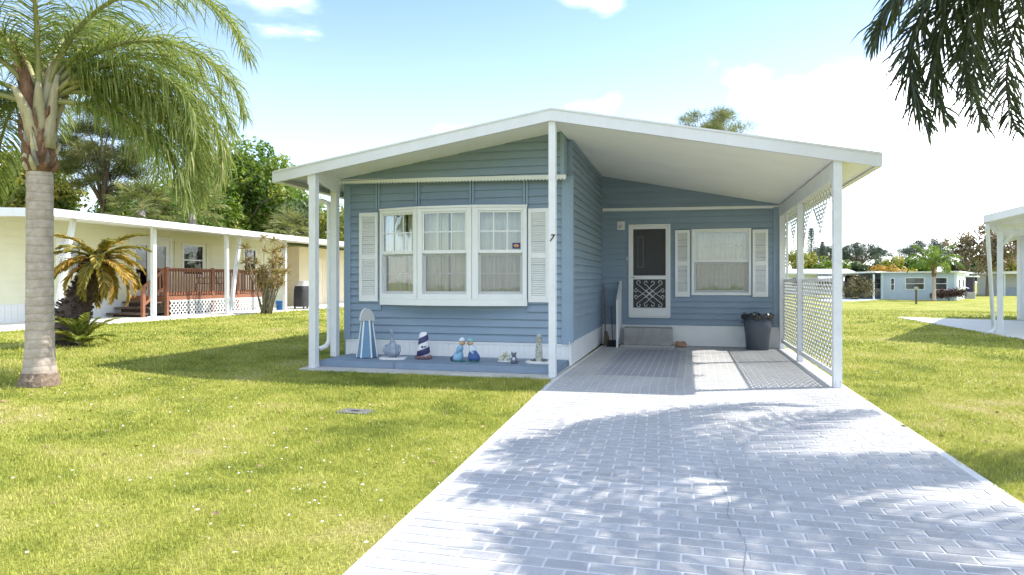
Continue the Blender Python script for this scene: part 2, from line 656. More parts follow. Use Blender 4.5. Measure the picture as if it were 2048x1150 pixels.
def make_driveway():
    ys = [-12, -9, -6.5, -4.9, -3.6, -2.5, -1.4, -0.4, 0.4, 1.2, 3, 5.2]
    mb = MB()
    for a, b in zip(ys[:-1], ys[1:]):
        mb.hexa([(drive_left(a), a, -0.12), (DRIVE_R, a, -0.12), (DRIVE_R, b, -0.12), (drive_left(b), b, -0.12),
                 (drive_left(a), a, 0.018), (DRIVE_R, a, 0.018), (DRIVE_R, b, 0.018), (drive_left(b), b, 0.018)])
    d = mb.build('driveway', JOINT)
    tag(d, 'brick patterned grey driveway with white painted borders', kind='structure')
    # bricks: running bond, length along the house front
    L, W, J, H = 0.205, 0.094, 0.011, 0.0045
    z0 = 0.0165
    z1 = 0.018 + H
    fx, fy = -math.sin(R(14.6)), math.cos(R(14.6))
    full, cut = [], []
    row = 0
    y = 5.12
    rnd = random.Random(5)
    while y > -11.9:
        yb, yt = y - W, y
        xl = drive_left((yb + yt) / 2) + 0.065
        xr = DRIVE_R - 0.065
        x = xl - (0.5 * (L + J) if row % 2 else 0) - 0.03
        while x < xr:
            a, b = max(x, xl), min(x + L, xr)
            if b - a > 0.03:
                cx, cy_ = (a + b) / 2 - cam.location.x, (yb + yt) / 2 - cam.location.y
                dep = cx * fx + cy_ * fy
                lat = cx * fy - cy_ * fx
                vis = dep > 2.9 and abs(lat) < 0.78 * dep
                (full if abs(b - a - L) < 1e-5 else cut).append((a, b, yb, yt, dep if vis else 99))
            x += L + J
        y -= W + 0.016
        row += 1

    def brick_geo(mb, a, b, yb, yt, dz=0.0, dark=0):
        c = 0.004
        zt = z1 + dz
        v = [(a, yb, z0), (b, yb, z0), (b, yt, z0), (a, yt, z0),
             (a + c, yb + c, zt), (b - c, yb + c, zt), (b - c, yt - c, zt), (a + c, yt - c, zt)]
        mb.add(v, [(4, 5, 6, 7), (0, 1, 5, 4), (1, 2, 6, 5), (2, 3, 7, 6), (3, 0, 4, 7)], dark)

    allb = sorted(full + cut, key=lambda t: t[4])
    near = [t for t in allb if t[4] < 98][:300]
    rest = allb[len(near):]
    shared = {}
    for a, b, yb, yt, dep in near:
        key = round(b - a, 3)
        if key not in shared:
            m = MB()
            brick_geo(m, -(b - a) / 2, (b - a) / 2, -W / 2, W / 2)
            shared[key] = m.mesh('brick', [BRICK])
        o = obj('brick', shared[key], d)
        o.location = ((a + b) / 2, (yb + yt) / 2, rnd.uniform(-0.0012, 0.0012))
        o.rotation_euler = (0, 0, rnd.uniform(-0.012, 0.012))
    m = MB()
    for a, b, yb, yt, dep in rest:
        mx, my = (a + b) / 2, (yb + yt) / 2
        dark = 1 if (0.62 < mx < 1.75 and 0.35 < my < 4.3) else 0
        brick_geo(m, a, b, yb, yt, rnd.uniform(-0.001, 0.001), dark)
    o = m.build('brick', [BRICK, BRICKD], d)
    o['kind'] = 'stuff'
    # cracks
    for pts, w in (([(2.68, -1.75), (2.70, -2.05), (2.78, -2.3), (2.80, -2.6), (2.92, -2.85), (3.0, -3.05), (3.25, -3.08), (3.55, -3.06)], 0.005),
                   ([(2.02, -3.95), (2.05, -4.3), (2.03, -4.6), (2.09, -4.9), (2.07, -5.25), (2.13, -5.6), (2.10, -6.0), (2.16, -6.4), (2.14, -6.9)], 0.0028),
                   ([(2.04, -4.45), (2.2, -4.62), (2.32, -4.66), (2.45, -4.8)], 0.0025)):
        rn = random.Random(len(pts))
        pp = []
        for (x0, y0), (x1, y1) in zip(pts[:-1], pts[1:]):
            for k in range(4):
                t = k / 4
                pp.append((x0 + (x1 - x0) * t + rn.uniform(-0.012, 0.012), y0 + (y1 - y0) * t + rn.uniform(-0.012, 0.012)))
        m = MB()
        V, F = [], []
        for i, (x, y) in enumerate(pp):
            q = pp[min(i + 1, len(pp) - 1)]
            p = pp[max(i - 1, 0)]
            dx, dy = q[0] - p[0], q[1] - p[1]
            ln = math.hypot(dx, dy) or 1
            ww = w * rn.uniform(0.15, 0.75) * (0.3 if i in (0, len(pp) - 1) else 1)
            V += [(x - dy / ln * ww, y + dx / ln * ww, 0.0255), (x + dy / ln * ww, y - dx / ln * ww, 0.0255)]
            if i:
                F.append((2 * i - 2, 2 * i - 1, 2 * i + 1, 2 * i))
        m.add(V, F)
        m.build('crack', CRACK, d)
    return d


driveway = make_driveway()


def on_hard(x, y):
    """True where no grass grows"""
    x, y = np.asarray(x), np.asarray(y)
    dl = np.interp(y, [-12, -6.5, -4.9, -2.5, -0.4, 1.2, 5.2], [0.42, 0.29, 0.23, 0.13, 0.04, 0.06, 0.10])
    wob = 0.022 * np.sin(y * 9.0) + 0.018 * np.sin(y * 23.0 + 1.0)
    a = (x > dl + 0.012 + wob) & (x < DRIVE_R - 0.012 + wob) & (y < 5.3)
    b = (x > -3.97) & (x < 3.84) & (y > -0.115 + 0.02 * np.sin(x * 14.0))
    c = (x < -14.85) & (y > 2.0)
    d = (x > 9.45) & (y > 8.85) & (y < 19.2)
    e = (x > -1.70) & (x < -1.38) & (y > -2.99) & (y < -2.80)
    f = ((x + 6.11) ** 2 + (y + 2.6) ** 2 < 0.09 + 0.03 * np.sin(5 * np.arctan2(y + 2.6, x + 6.11)))
    return a | b | c | d | e | f


def make_grass():
    rg = np.random.default_rng(11)
    cx, cy_ = cam.location.x, cam.location.y
    fwd = math.pi / 2 + R(14.6)
    P, Hh, Wd = [], [], []
    for r0, r1, dens, h, w in ((2.6, 4.6, 5200, 0.034, 0.0034), (4.6, 7, 3600, 0.037, 0.0042), (7, 10, 2000, 0.042, 0.0060), (10, 15, 850, 0.048, 0.010),
                               (15, 24, 300, 0.055, 0.017), (24, 40, 70, 0.065, 0.032)):
        half = R(50)
        n = int((r1 * r1 - r0 * r0) * half * dens)
        rr = np.sqrt(rg.uniform(r0 * r0, r1 * r1, n))
        an = fwd + rg.uniform(-half, half, n)
        x, y = cx + rr * np.cos(an), cy_ + rr * np.sin(an)
        # tufts
        x += rg.normal(0, 0.01, n)
        y += rg.normal(0, 0.01, n)
        keep = ~on_hard(x, y)
        x, y = x[keep], y[keep]
        n = len(x)
        clump = 0.5 + 0.5 * np.sin(3.1 * x + 1.7 * np.sin(2.3 * y)) * np.sin(2.7 * y + 1.3 * np.sin(1.9 * x))
        P.append(np.stack([x, y, ground_z(x, y)], -1))
        tall = np.clip(np.sin(1.3 * x + 2.1 * np.sin(0.9 * y + 1)) * np.sin(1.7 * y + 1.1 * np.sin(1.2 * x)), 0, 1) ** 3
        Hh.append(h * rg.uniform(0.45, 1.25, n) * (0.7 + 0.5 * clump + 0.7 * tall * rg.uniform(0, 1, n)))
        Wd.append(w * rg.uniform(0.7, 1.3, n))
    P = np.concatenate(P)
    Hh = np.concatenate(Hh)
    Wd = np.concatenate(Wd)
    n = len(P)
    a = rg.uniform(0, 2 * math.pi, n)
    lean = rg.uniform(0.25, 1.25, n)
    side = np.stack([-np.sin(a), np.cos(a), np.zeros(n)], -1) * (Wd / 2)[:, None]
    ld = np.stack([np.cos(a), np.sin(a), np.zeros(n)], -1)
    up = np.array([0, 0, 1.0])
    mid = P + up * (Hh * 0.6)[:, None] + ld * (Hh * 0.25 * lean)[:, None]
    tip = P + up * (Hh * np.clip(1.05 - 0.45 * lean, 0.3, 1))[:, None] + ld * (Hh * 0.85 * lean)[:, None]
    V = np.stack([P - side, P + side, mid - side * 0.8, mid + side * 0.8, tip], 1).reshape(-1, 3)
    b = (np.arange(n) * 5)[:, None]
    F = np.concatenate([b + np.array([[0, 1, 3]]), b + np.array([[0, 3, 2]]), b + np.array([[2, 3, 4]])], 1).reshape(-1, 3)
    var = np.repeat(np.clip(rg.normal(0.5, 0.2, n), 0, 1), 5)
    o = obj('grass', np_mesh('grass', V, F, MATS['grass_blade'], var))
    tag(o, 'short sunlit grass blades covering the lawn', 'grass', kind='stuff')
    print('grass blades', n)


make_grass()


def make_specks():
    """white petals and dry leaves lying in the grass"""
    rg = np.random.default_rng(3)
    petal = paint('petal_white', (0.80, 0.77, 0.76), 0.7, 0.08, 30)
    dry = paint('dry_leaf', (0.30, 0.21, 0.12), 0.8, 0.3, 12)
    for name, label, mat, n, seeds, size, up in (
            ('fallen_petals', 'scattered white petals lying in the lawn', petal, 250,
             [(-0.2, -5.2, 0.55), (-0.6, -5.6, 0.5), (-0.05, -4.2, 0.4), (-1.6, -4.6, 0.6), (-3.6, -3.2, 0.5), (-0.9, -6.0, 0.6), (5.2, -1.2, 1.1), (5.5, 1.0, 1.2), (-5.2, -2.9, 0.6), (-2.6, -5.0, 1.0), (-2.5, -4, 1.8)], 0.0105, 0.032),
            ('fallen_leaves', 'dry brown leaf scraps lying in the lawn', dry, 260,
             [(-5.0, -2.6, 1.2), (-3.2, -3.4, 1.4), (-6.5, -1.5, 1.2), (4.6, -2, 0.8), (-1.5, -3.6, 1.2)], 0.02, 0.02)):
        V, F = [], []
        for k in range(n):
            s = seeds[rg.integers(len(seeds))]
            x, y = s[0] + rg.normal(0, s[2]), s[1] + rg.normal(0, s[2])
            if on_hard(x, y):
                continue
            z = float(ground_z(x, y)) + up + rg.uniform(-0.006, 0.008)
            c = Vector((x, y, z))
            m = Matrix.Rotation(rg.uniform(0, 6.3), 3, 'Z') @ Matrix.Rotation(rg.uniform(-0.7, 0.7), 3, 'X')
            r = size * rg.uniform(0.6, 1.5)
            b = len(V)
            pts = [(-1, 0, 0), (-0.2, -0.6, 0.25), (1, 0, 0.1), (0.1, 0.6, 0.3), (0, 0, -0.12)]
            V += [tuple(c + m @ (Vector(p) * r)) for p in pts]
            F += [(b, b + 1, b + 4), (b + 1, b + 2, b + 4), (b + 2, b + 3, b + 4), (b + 3, b, b + 4)]
        o = obj(name, np_mesh(name, np.array(V), np.array(F), mat))
        tag(o, label, 'petals' if 'petal' in name else 'leaves', kind='stuff')


make_specks()

u = MB().box(-1.72, -1.37, -3.01, -2.78, -0.02, 0.010)
u = u.build('utility_cover', paint('cover_grey', (0.15, 0.15, 0.15), 0.95, 0.25, 12, 0.3, 60, spec=0.1), bevel=0.006)
tag(u, 'flat grey utility box cover set in the lawn before the house', 'utility cover')
MB().box(-1.59, -1.50, -2.92, -2.87, 0.0103, 0.013).build('lift_handle', BLACK, u)


# ------------------------------------------------------------------ the blue home
RIDGE_X = -0.01


def roof_top(x):
    return 3.82 - (0.160 * (RIDGE_X - x) if x < RIDGE_X else 0.198 * (x - RIDGE_X))


def soffit(x):
    return (3.735 - 0.158 * (RIDGE_X - x)) if x < RIDGE_X else (3.66 - 0.198 * (x - RIDGE_X))


def clip_top(poly, top):
    """keep the part of polygon (s, z) under z <= top(s); top is linear over each edge"""
    out = []
    n = len(poly)
    for i in range(n):
        a, b = poly[i], poly[(i + 1) % n]
        da, db = top(a[0]) - a[1], top(b[0]) - b[1]
        if da >= 0:
            out.append(a)
        if da * db < 0:
            t = da / (da - db)
            out.append((a[0] + (b[0] - a[0]) * t, a[1] + (b[1] - a[1]) * t))
    return out


class Frame:
    """a wall plane: s runs along it, d is out of it"""
    def __init__(self, A, B, flip=False):
        self.A = Vector((A[0], A[1], 0))
        e = Vector((B[0] - A[0], B[1] - A[1], 0))
        self.len = e.length
        self.e = e.normalized()
        self.n = Vector((self.e.y, -self.e.x, 0)) * (-1 if flip else 1)

    def p(self, s, d, z):
        q = self.A + self.e * s + self.n * d
        return (q.x, q.y, z)

    def box(self, mb, s0, s1, d0, d1, z0, z1, mi=0):
        P = self.p
        if (self.n.cross(self.e)).z > 0:      # keep counter-clockwise order
            mb.hexa([P(s0, d1, z0), P(s1, d1, z0), P(s1, d0, z0), P(s0, d0, z0), P(s0, d1, z1), P(s1, d1, z1), P(s1, d0, z1), P(s0, d0, z1)], mi)
        else:
            mb.hexa([P(s0, d0, z0), P(s1, d0, z0), P(s1, d1, z0), P(s0, d1, z0), P(s0, d0, z1), P(s1, d0, z1), P(s1, d1, z1), P(s0, d1, z1)], mi)
        return mb


def lap_boards(fr, parent, s0, s1, z0, z1, pitch, mat, holes=(), top=None, proud=0.03, name='siding_board', seed=0):
    """each lap board its own object; boards stop at the holes (s0, s1, z0, z1)"""
    rn = random.Random(seed)
    z = z0
    while z < z1 - 0.01:
        zt = min(z + pitch + 0.006, z1)
        cuts = sorted([(h[0], h[1]) for h in holes if h[2] < zt - 0.004 and h[3] > z + 0.004])
        segs, s = [], s0
        for a, b in cuts:
            if a > s + 0.02:
                segs.append((s, a))
            s = max(s, b)
        if s1 > s + 0.02:
            segs.append((s, s1))
        for a, b in segs:
            poly = [(a, z), (b, z), (b, zt), (a, zt)]
            if top is not None:
                poly = clip_top(poly, top)
            if len(poly) < 3 or max(p[1] for p in poly) - z < 0.012:
                continue
            mb = MB()
            j = rn.uniform(-0.0012, 0.0012)
            fv = [fr.p(q[0], 0.001 + j + (proud - 0.001) * (1 - (q[1] - z) / pitch), q[1]) for q in poly]
            bv = [fr.p(q[0], -0.004, q[1]) for q in poly]
            n = len(poly)
            fc = [tuple(range(n)), tuple(reversed(range(n, 2 * n)))] + [(k, n + k, n + (k + 1) % n, (k + 1) % n) for k in range(n)]
            mb.add(fv + bv, fc)
            mb.build(name, mat, parent)
        z += pitch


def wall_shell(fr, s0, s1, z0, z1, holes, thick=0.09, top=None):
    """backing of a wall with real openings"""
    mb = MB()
    ss = sorted({s0, s1} | {h[0] for h in holes} | {h[1] for h in holes})
    for a, b in zip(ss[:-1], ss[1:]):
        zs = [z0]
        hh = sorted([(h[2], h[3]) for h in holes if h[0] <= a + 1e-6 and h[1] >= b - 1e-6])
        for lo, hi in hh:
            zs += [lo, hi]
        tp = z1 if top is None else None
        zs.append(tp)
        for k in range(0, len(zs), 2):
            lo, hi = zs[k], zs[k + 1]
            if hi is None:
                ha, hb = top(a), top(b)
                P = fr.p
                v = [P(a, -0.004, lo), P(b, -0.004, lo), P(b, -thick, lo), P(a, -thick, lo),
                     P(a, -0.004, ha), P(b, -0.004, hb), P(b, -thick, hb), P(a, -thick, ha)]
                mb.hexa(v)
            elif hi > lo + 1e-4:
                fr.box(mb, a, b, -thick, -0.004, lo, hi)
    return mb


def curtain(fr, s0, s1, d, z0, z1, mat, parent, folds, seed=0, gap=None, name='curtain'):
    rn = random.Random(seed)
    n = folds * 6
    V, F = [], []
    ph = [rn.uniform(0.7, 1.3) for _ in range(folds + 1)]
    for i in range(n + 1):
        s = s0 + (s1 - s0) * i / n
        k = i / 6
        dd = d + 0.022 * math.sin(2 * math.pi * k) * ph[int(k)] + 0.008 * math.sin(5.1 * k + seed)
        V += [fr.p(s, dd, z0), fr.p(s, dd * 1.0, z1)]
        if i:
            s_mid = s - (s1 - s0) / n / 2
            if gap and any(g0 < s_mid < g1 for g0, g1 in gap):
                continue
            F.append((2 * i - 2, 2 * i, 2 * i + 1, 2 * i - 1))
    mb = MB().add(V, F)
    return mb.build(name, mat, parent, smooth=True)


def sash_window(fr, s0, s1, z0, z1, zm, parent, name, jl=0.07, jr=0.07, rows=(2, 2), colsn=3, seed=0, cmat=None, gap=None, sill=0.09, head=0.055, name_curtain='curtain'):
    """double hung unit: frame > panes, muntins; curtain behind. zm = meeting rail"""
    mb = MB()
    fr.box(mb, s0, s0 + jl, -0.08, 0.035, z0, z1)
    fr.box(mb, s1 - jr, s1, -0.08, 0.035, z0, z1)
    fr.box(mb, s0 + jl, s1 - jr, -0.08, 0.033, z1 - head, z1)
    fr.box(mb, s0 + jl, s1 - jr, -0.08, 0.033, z0, z0 + sill)
    w = mb.build(name, WHITE, parent, bevel=0.006)
    a, b = s0 + jl, s1 - jr
    # upper sash
    up = MB()
    r = 0.028
    fr.box(up, a, a + r, -0.035, 0.012, zm, z1 - head)
    fr.box(up, b - r, b, -0.035, 0.012, zm, z1 - head)
    fr.box(up, a + r, b - r, -0.035, 0.010, z1 - head - r, z1 - head)
    fr.box(up, a + r, b - r, -0.035, 0.014, zm - 0.005, zm + 0.05)
    up.build('sash', WHITE, w, bevel=0.003)
    lo = MB()
    r2 = 0.040
    fr.box(lo, a, a + r2, -0.075, -0.036, z0 + sill, zm)
    fr.box(lo, b - r2, b, -0.075, -0.036, z0 + sill, zm)
    fr.box(lo, a + r2, b - r2, -0.075, -0.037, z0 + sill, z0 + sill + 0.045)
    fr.box(lo, a + r2, b - r2, -0.075, -0.037, zm - 0.035, zm)
    lo.build('sash', WHITE, w, bevel=0.003)
    for (c0, c1, lo_, hi_, dd, nr) in ((a + r, b - r, zm + 0.05, z1 - head - r, -0.012, rows[0]), (a + r2, b - r2, z0 + sill + 0.045, zm - 0.035, -0.056, rows[1])):
        pn = MB()
        fr.box(pn, c0, c1, dd - 0.002, dd + 0.002, lo_, hi_)
        pn.build('pane', GLASS, w)
        mu = MB()
        mo = 0.0135 if lo_ >= zm else 0.0
        for k in range(1, colsn):
            c = c0 + (c1 - c0) * k / colsn
            fr.box(mu, c - 0.010, c + 0.010, dd - 0.012 + mo, dd - 0.004 + mo, lo_, hi_)
        for k in range(1, nr):
            c = lo_ + (hi_ - lo_) * k / nr
            fr.box(mu, c0, c1, dd - 0.0125 + mo, dd - 0.0035 + mo, c - 0.010, c + 0.010)
        mu.build('muntin', WHITE, w)
    sc = MB()
    fr.box(sc, a + 0.004, b - 0.004, -0.031, -0.030, z0 + sill + 0.002, zm - 0.006)
    sc.build('insect_screen', SCREEN, w)
    curtain(fr, s0 + 0.02, s1 - 0.02, -0.19, z0 + 0.03, z1 - 0.02, cmat or CREAM, w, folds=max(5, int((s1 - s0) / 0.085)), seed=seed, gap=gap, name=name_curtain)
    return w


def shutter(fr, s0, s1, z0, z1, parent, label=None):
    mb = MB()
    st = 0.055
    d0, d1 = 0.02, 0.05
    fr.box(mb, s0, s0 + st, d0, d1, z0, z1)
    fr.box(mb, s1 - st, s1, d0, d1, z0, z1)
    zm = (z0 + z1) / 2
    for a, b in ((z0, z0 + 0.11), (zm - 0.045, zm + 0.045), (z1 - 0.07, z1)):
        fr.box(mb, s0 + st, s1 - st, d0, d1 - 0.001, a, b)
    fr.box(mb, s0 + st, s1 - st, 0.016, 0.024, z0 + 0.11, z1 - 0.07)
    sh = mb.build('shutter', WHITE, parent, bevel=0.004)
    sl = MB()
    for a, b in ((z0 + 0.11, zm - 0.045), (zm + 0.045, z1 - 0.07)):
        n = int((b - a) / 0.034)
        for k in range(n):
            z = a + (b - a) * (k + 0.5) / n
            P = fr.p
            x0, x1 = s0 + st + 0.001, s1 - st - 0.001
            sl.hexa([P(x0, 0.046, z - 0.014), P(x1, 0.046, z - 0.014), P(x1, 0.026, z + 0.010), P(x0, 0.026, z + 0.010),
                     P(x0, 0.048, z - 0.009), P(x1, 0.048, z - 0.009), P(x1, 0.028, z + 0.015), P(x0, 0.028, z + 0.015)])
    o = sl.build('louvre', WHITE, sh)
    o['kind'] = 'stuff'
    if label:
        sh['label'] = label
    return sh


def strip_trim(fr, parent, s0, s1, za, zb, h, d=0.03, mat=None):
    """white trim with a scalloped lower edge"""
    mb = MB()
    P = fr.p
    mb.hexa([P(s0, 0.0, za), P(s1, 0.0, zb), P(s1, -0.02, zb), P(s0, -0.02, za), P(s0, 0.0, za + h), P(s1, 0.0, zb + h), P(s1, -0.02, zb + h), P(s0, -0.02, za + h)])
    mb2 = MB()
    mb2.hexa([P(s0, d, za), P(s1, d, zb), P(s1, 0.0, zb), P(s0, 0.0, za), P(s0, d, za + h), P(s1, d, zb + h), P(s1, 0.0, zb + h), P(s0, 0.0, za + h)])
    n = int((s1 - s0) / 0.055)
    for k in range(n):
        c = s0 + (s1 - s0) * (k + 0.5) / n
        z = za + (zb - za) * (k + 0.5) / n
        w = 0.017
        mb2.add([P(c - w, d - 0.002, z + 0.004), P(c + w, d - 0.002, z + 0.004), P(c + w, d - 0.002, z - 0.012), P(c, d - 0.002, z - 0.024), P(c - w, d - 0.002, z - 0.012),
                 P(c - w, d - 0.006, z + 0.004), P(c + w, d - 0.006, z + 0.004), P(c + w, d - 0.006, z - 0.012), P(c, d - 0.006, z - 0.024), P(c - w, d - 0.006, z - 0.012)],
                [(4, 3, 2, 1, 0), (5, 6, 7, 8, 9), (0, 1, 6, 5), (1, 2, 7, 6), (2, 3, 8, 7), (3, 4, 9, 8), (4, 0, 5, 9)])
    return mb2.build('scalloped_trim', mat or WHITE, parent)


def skirt(fr, parent, s0, s1, z0, z1, mat, holes=(), rib=0.2):
    """vertical grooved skirting panels, each one a piece"""
    s = s0
    while s < s1 - 0.01:
        e = min(s + rib, s1)
        mb = MB()
        g = 0.006
        k = (e - s) / 2
        fr.box(mb, s + g / 2, s + k - g / 2, -0.02, 0.008, z0, z1)
        fr.box(mb, s + k + g / 2, e - g / 2, -0.02, 0.008, z0, z1)
        fr.box(mb, s, e, -0.03, 0.001, z0, z1 - 0.001)
        mb.build('skirting_panel', mat, parent)
        s = e
    mb = MB()
    fr.box(mb, s0, s1, -0.02, 0.018, z1 - 0.022, z1 + 0.012)
    mb.build('skirting_cap', mat, parent)


def post_mesh(w, z0, z1):
    mb = MB()
    h = w / 2
    mb.box(-h, h, -h, h, z0, z1)
    # fluted recess strips on the faces of the extruded post
    t = 0.004
    for sx, sy in ((0, -1), (1, 0), (0, 1), (-1, 0)):
        if sx == 0:
            for a, b in ((-h, -h * 0.62), (h * 0.62, h)):
                y0, y1 = sorted((sy * h, sy * (h + t)))
                mb.box(a, b, y0, y1, z0, z1)
        else:
            for a, b in ((-h, -h * 0.62), (h * 0.62, h)):
                x0, x1 = sorted((sx * h, sx * (h + t)))
                mb.box(x0, x1, a, b, z0, z1)
    return mb


def post(parent, x, y, w, z0, z1, name='post', bolts=True):
    m = post_mesh(w, z0, z1)
    m.v = [(a + x, b + y, c) for a, b, c in m.v]
    o = m.build(name, POSTW, parent)
    if bolts:
        bm = MB()
        for z in (z0 + 0.035, z0 + 0.07):
            for sx in (-0.3, 0.3):
                bm.lathe([(0.005, 0), (0.005, 0.004)], (0, 0, 0), 6)
                k = len(bm.v) - 12
                bm.v[k:] = [(x + sx * w + a, y - w / 2 - 0.0045 - c, z + b) for a, b, c in bm.v[k:]]
        bm.build('bolt', paint('bolt_grey', (0.25, 0.24, 0.23), 0.5), o)
    return o


HOME = thing('mobile_home', 'blue clapboard mobile home with white shutters under a wide white gabled roof', 'house', (-2.0, 1.25, 0))


def build_home():
    # ---- front wall (bow window opening)
    ff = Frame((-3.93, 1.25), (0.05, 1.25))            # outward normal -y
    LEN = ff.len
    bow_a, bow_b = 0.70, 3.26                         # opening in s
    hole = (bow_a, bow_b, 1.0, 2.57)
    fw = wall_shell(ff, 0, LEN, 0.02, 3.06, [hole]).build('front_wall', BLUETRIM, HOME)
    lap_boards(ff, fw, 0.10, LEN - 0.12, 0.385, 3.05, 0.1245, BLUE, [hole], seed=1)
    for a, b in ((0.0, 0.125), (LEN - 0.145, LEN + 0.008)):
        mb = MB()
        ff.box(mb, a, b, -0.004, 0.036, 0.37, 3.05)
        if a > 1:
            mb.box(0.052, 0.088, 1.222, 1.36, 0.40, 3.05)
        mb.build('corner_board', BLUETRIM, fw, bevel=0.003)
    for s in (0.645, 1.38, 2.335, 3.25):
        mb = MB()
        ff.box(mb, s - 0.036, s - 0.006, 0.0, 0.055, 2.60, 3.05)
        ff.box(mb, s + 0.006, s + 0.036, 0.0, 0.048, 2.60, 3.05)
        mb.build('batten', BLUETRIM, fw)
    mb = MB()
    ff.box(mb, 0.02, LEN, -0.02, -0.01, 0.11, 0.385)
    skp = mb.build('front_skirting', WHITE, HOME)
    skirt(ff, skp, 0.02, LEN + 0.006, 0.105, 0.365, WHITE)
    # ---- gable above, standing a little forward
    fg = Frame((-3.90, 1.05), (-0.02, 1.05))
    top = lambda s: soffit(-3.90 + s)
    gw = wall_shell(fg, 0, fg.len, 3.04, 3.7, [], thick=0.26, top=top).build('gable_wall', BLUETRIM, HOME)
    lap_boards(fg, gw, 0.0, fg.len - 0.06, 3.085, 3.76, 0.1245, BLUE, [], top=top, seed=2)
    mb = MB()
    fg.box(mb, fg.len - 0.065, fg.len + 0.004, -0.004, 0.022, 3.05, soffit(-0.06))
    mb.build('corner_board', BLUETRIM, gw, bevel=0.003)
    strip_trim(fg, gw, -0.02, fg.len + 0.03, 3.055, 2.985, 0.06, d=0.028)

    # ---- bow window
    A, B, C_, D = (-3.225, 1.205), (-2.46, 1.0), (-1.52, 1.0), (-0.655, 1.19)
    zb, zt, zm = 1.075, 2.575, 1.835
    win = MB()
    # head and seat closing the bow against the wall, apron board under it
    poly = [A, B, C_, D, (-0.66, 1.26), (-3.23, 1.26)]
    win.prism(poly, zt, zt + 0.03)
    win.prism(poly, 1.0, zb - 0.002)
    bow = win.build('bow_window', WHITE, HOME)
    for p, q in ((A, B), (B, C_), (C_, D)):
        f = Frame(p, q)
        ap = MB()
        f.box(ap, -0.004, f.len + 0.004, -0.02, 0.03, 0.975, zb + 0.012)
        ap.build('apron_board', WHITE, bow, bevel=0.004)
        tp = MB()
        f.box(tp, -0.004, f.len + 0.004, -0.02, 0.045, zt - 0.004, zt + 0.034)
        tp.build('head_board', WHITE, bow, bevel=0.004)
    specs = [((A, B), 0.045, 0.075, 41, [(0.40, 0.43)]), ((B, C_), 0.085, 0.085, 42, [(0.33, 0.365), (0.47, 0.50)]), ((C_, D), 0.10, 0.07, 43, None)]
    for (p, q), jl, jr, sd, gap in specs:
        f = Frame(p, q)
        w = sash_window(f, 0.001, f.len - 0.001, zb, zt - 0.005, zm, HOME, 'window', jl, jr, seed=sd, cmat=CREAM2 if sd == 43 else CREAM, gap=gap)
        w['label'] = {41: 'left section of the bow window', 42: 'middle section of the bow window with parted curtains', 43: 'right section of the bow window with a small navy sticker'}[sd]
        if sd == 43:
            st = MB()
            zc = zm + 0.115
            f.box(st, f.len - 0.235, f.len - 0.105, -0.0095, -0.0085, zc - 0.048, zc + 0.048)
            so = st.build('sticker', paint('sticker_navy', (0.045, 0.03, 0.16), 0.4), w)
            em = MB()
            for z0_, z1_, a, b in ((0.012, 0.026, 0.035, 0.028), (-0.006, 0.010, 0.045, 0.045), (-0.022, -0.008, 0.036, 0.036)):
                for k in range(4):
                    c = f.len - 0.17
                    wd = (a + b) / 4
                    s0_ = c - a + k * (a + b) / 4
                    f.box(em, s0_ + 0.002, s0_ + wd - 0.002, -0.0083, -0.0075, zc + z0_, zc + z1_)
            em.build('emblem', paint('sticker_orange', (0.75, 0.38, 0.08), 0.5), w)
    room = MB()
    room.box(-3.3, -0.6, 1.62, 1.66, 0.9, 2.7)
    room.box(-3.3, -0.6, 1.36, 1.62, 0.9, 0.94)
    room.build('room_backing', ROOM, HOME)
    # ---- shutters on the front wall
    shutter(ff, 0.295, 0.645, 1.03, 2.555, HOME, 'louvred shutter left of the bow window')
    shutter(ff, 3.29, 3.63, 1.035, 2.55, HOME, 'louvred shutter right of the bow window')

    # ---- side wall of the recess (faces +x)
    fs = Frame((0.05, 1.25), (0.05, 5.2))
    sw = wall_shell(fs, 0.10, fs.len, 0.03, soffit(0.05) - 0.005, []).build('side_wall', BLUETRIM, HOME)
    lap_boards(fs, sw, 0.115, fs.len - 0.005, 0.415, soffit(0.05) - 0.004, 0.1245, BLUE, seed=3)
    mb = MB()
    fs.box(mb, -0.05, fs.len, -0.02, -0.01, 0.02, 0.41)
    sks = mb.build('side_skirting', WHITE, HOME)
    skirt(fs, sks, -0.002, fs.len - 0.01, 0.03, 0.40, WHITE, rib=0.4)
    mb = MB()
    fs.box(mb, 0.12, fs.len, 0.0, 0.03, soffit(0.05) - 0.05, soffit(0.05) - 0.006)
    mb.build('cove_trim', BLUETRIM, sw)

    # ---- back wall of the recess (faces -y) with door and window
    fb = Frame((0.05, 5.2), (3.70, 5.2))
    topb = lambda s: soffit(0.05 + s)
    dh = (0.60, 1.44, 0.60, 2.57)
    wh = (1.90, 3.05, 1.10, 2.46)
    bw = wall_shell(fb, 0, fb.len, 0.03, 3.6, [dh, wh], top=topb).build('back_wall', BLUETRIM, HOME)
    lap_boards(fb, bw, 0.03, fb.len - 0.15, 0.455, 2.875, 0.126, BLUE, [dh, wh], seed=4)
    lap_boards(fb, bw, 0.03, fb.len - 0.02, 2.90, 3.64, 0.126, BLUE, [], top=topb, seed=5)
    for a, b in ((fb.len - 0.16, fb.len + 0.004),):
        mb = MB()
        fb.box(mb, a, b, -0.004, 0.036, 0.44, 2.88)
        mb.build('corner_board', BLUETRIM, bw, bevel=0.003)
    mb = MB()
    fb.box(mb, 0.001, 0.028, -0.004, 0.03, 0.43, soffit(0.06) - 0.01)
    mb.build('corner_bead', BLUETRIM, bw)
    strip_trim(fb, bw, 0.02, fb.len, 2.895, 2.86, 0.05)
    mb = MB()
    fb.box(mb, 0.0, fb.len, -0.02, -0.01, 0.02, 0.44)
    skb = mb.build('back_skirting', WHITE, HOME)
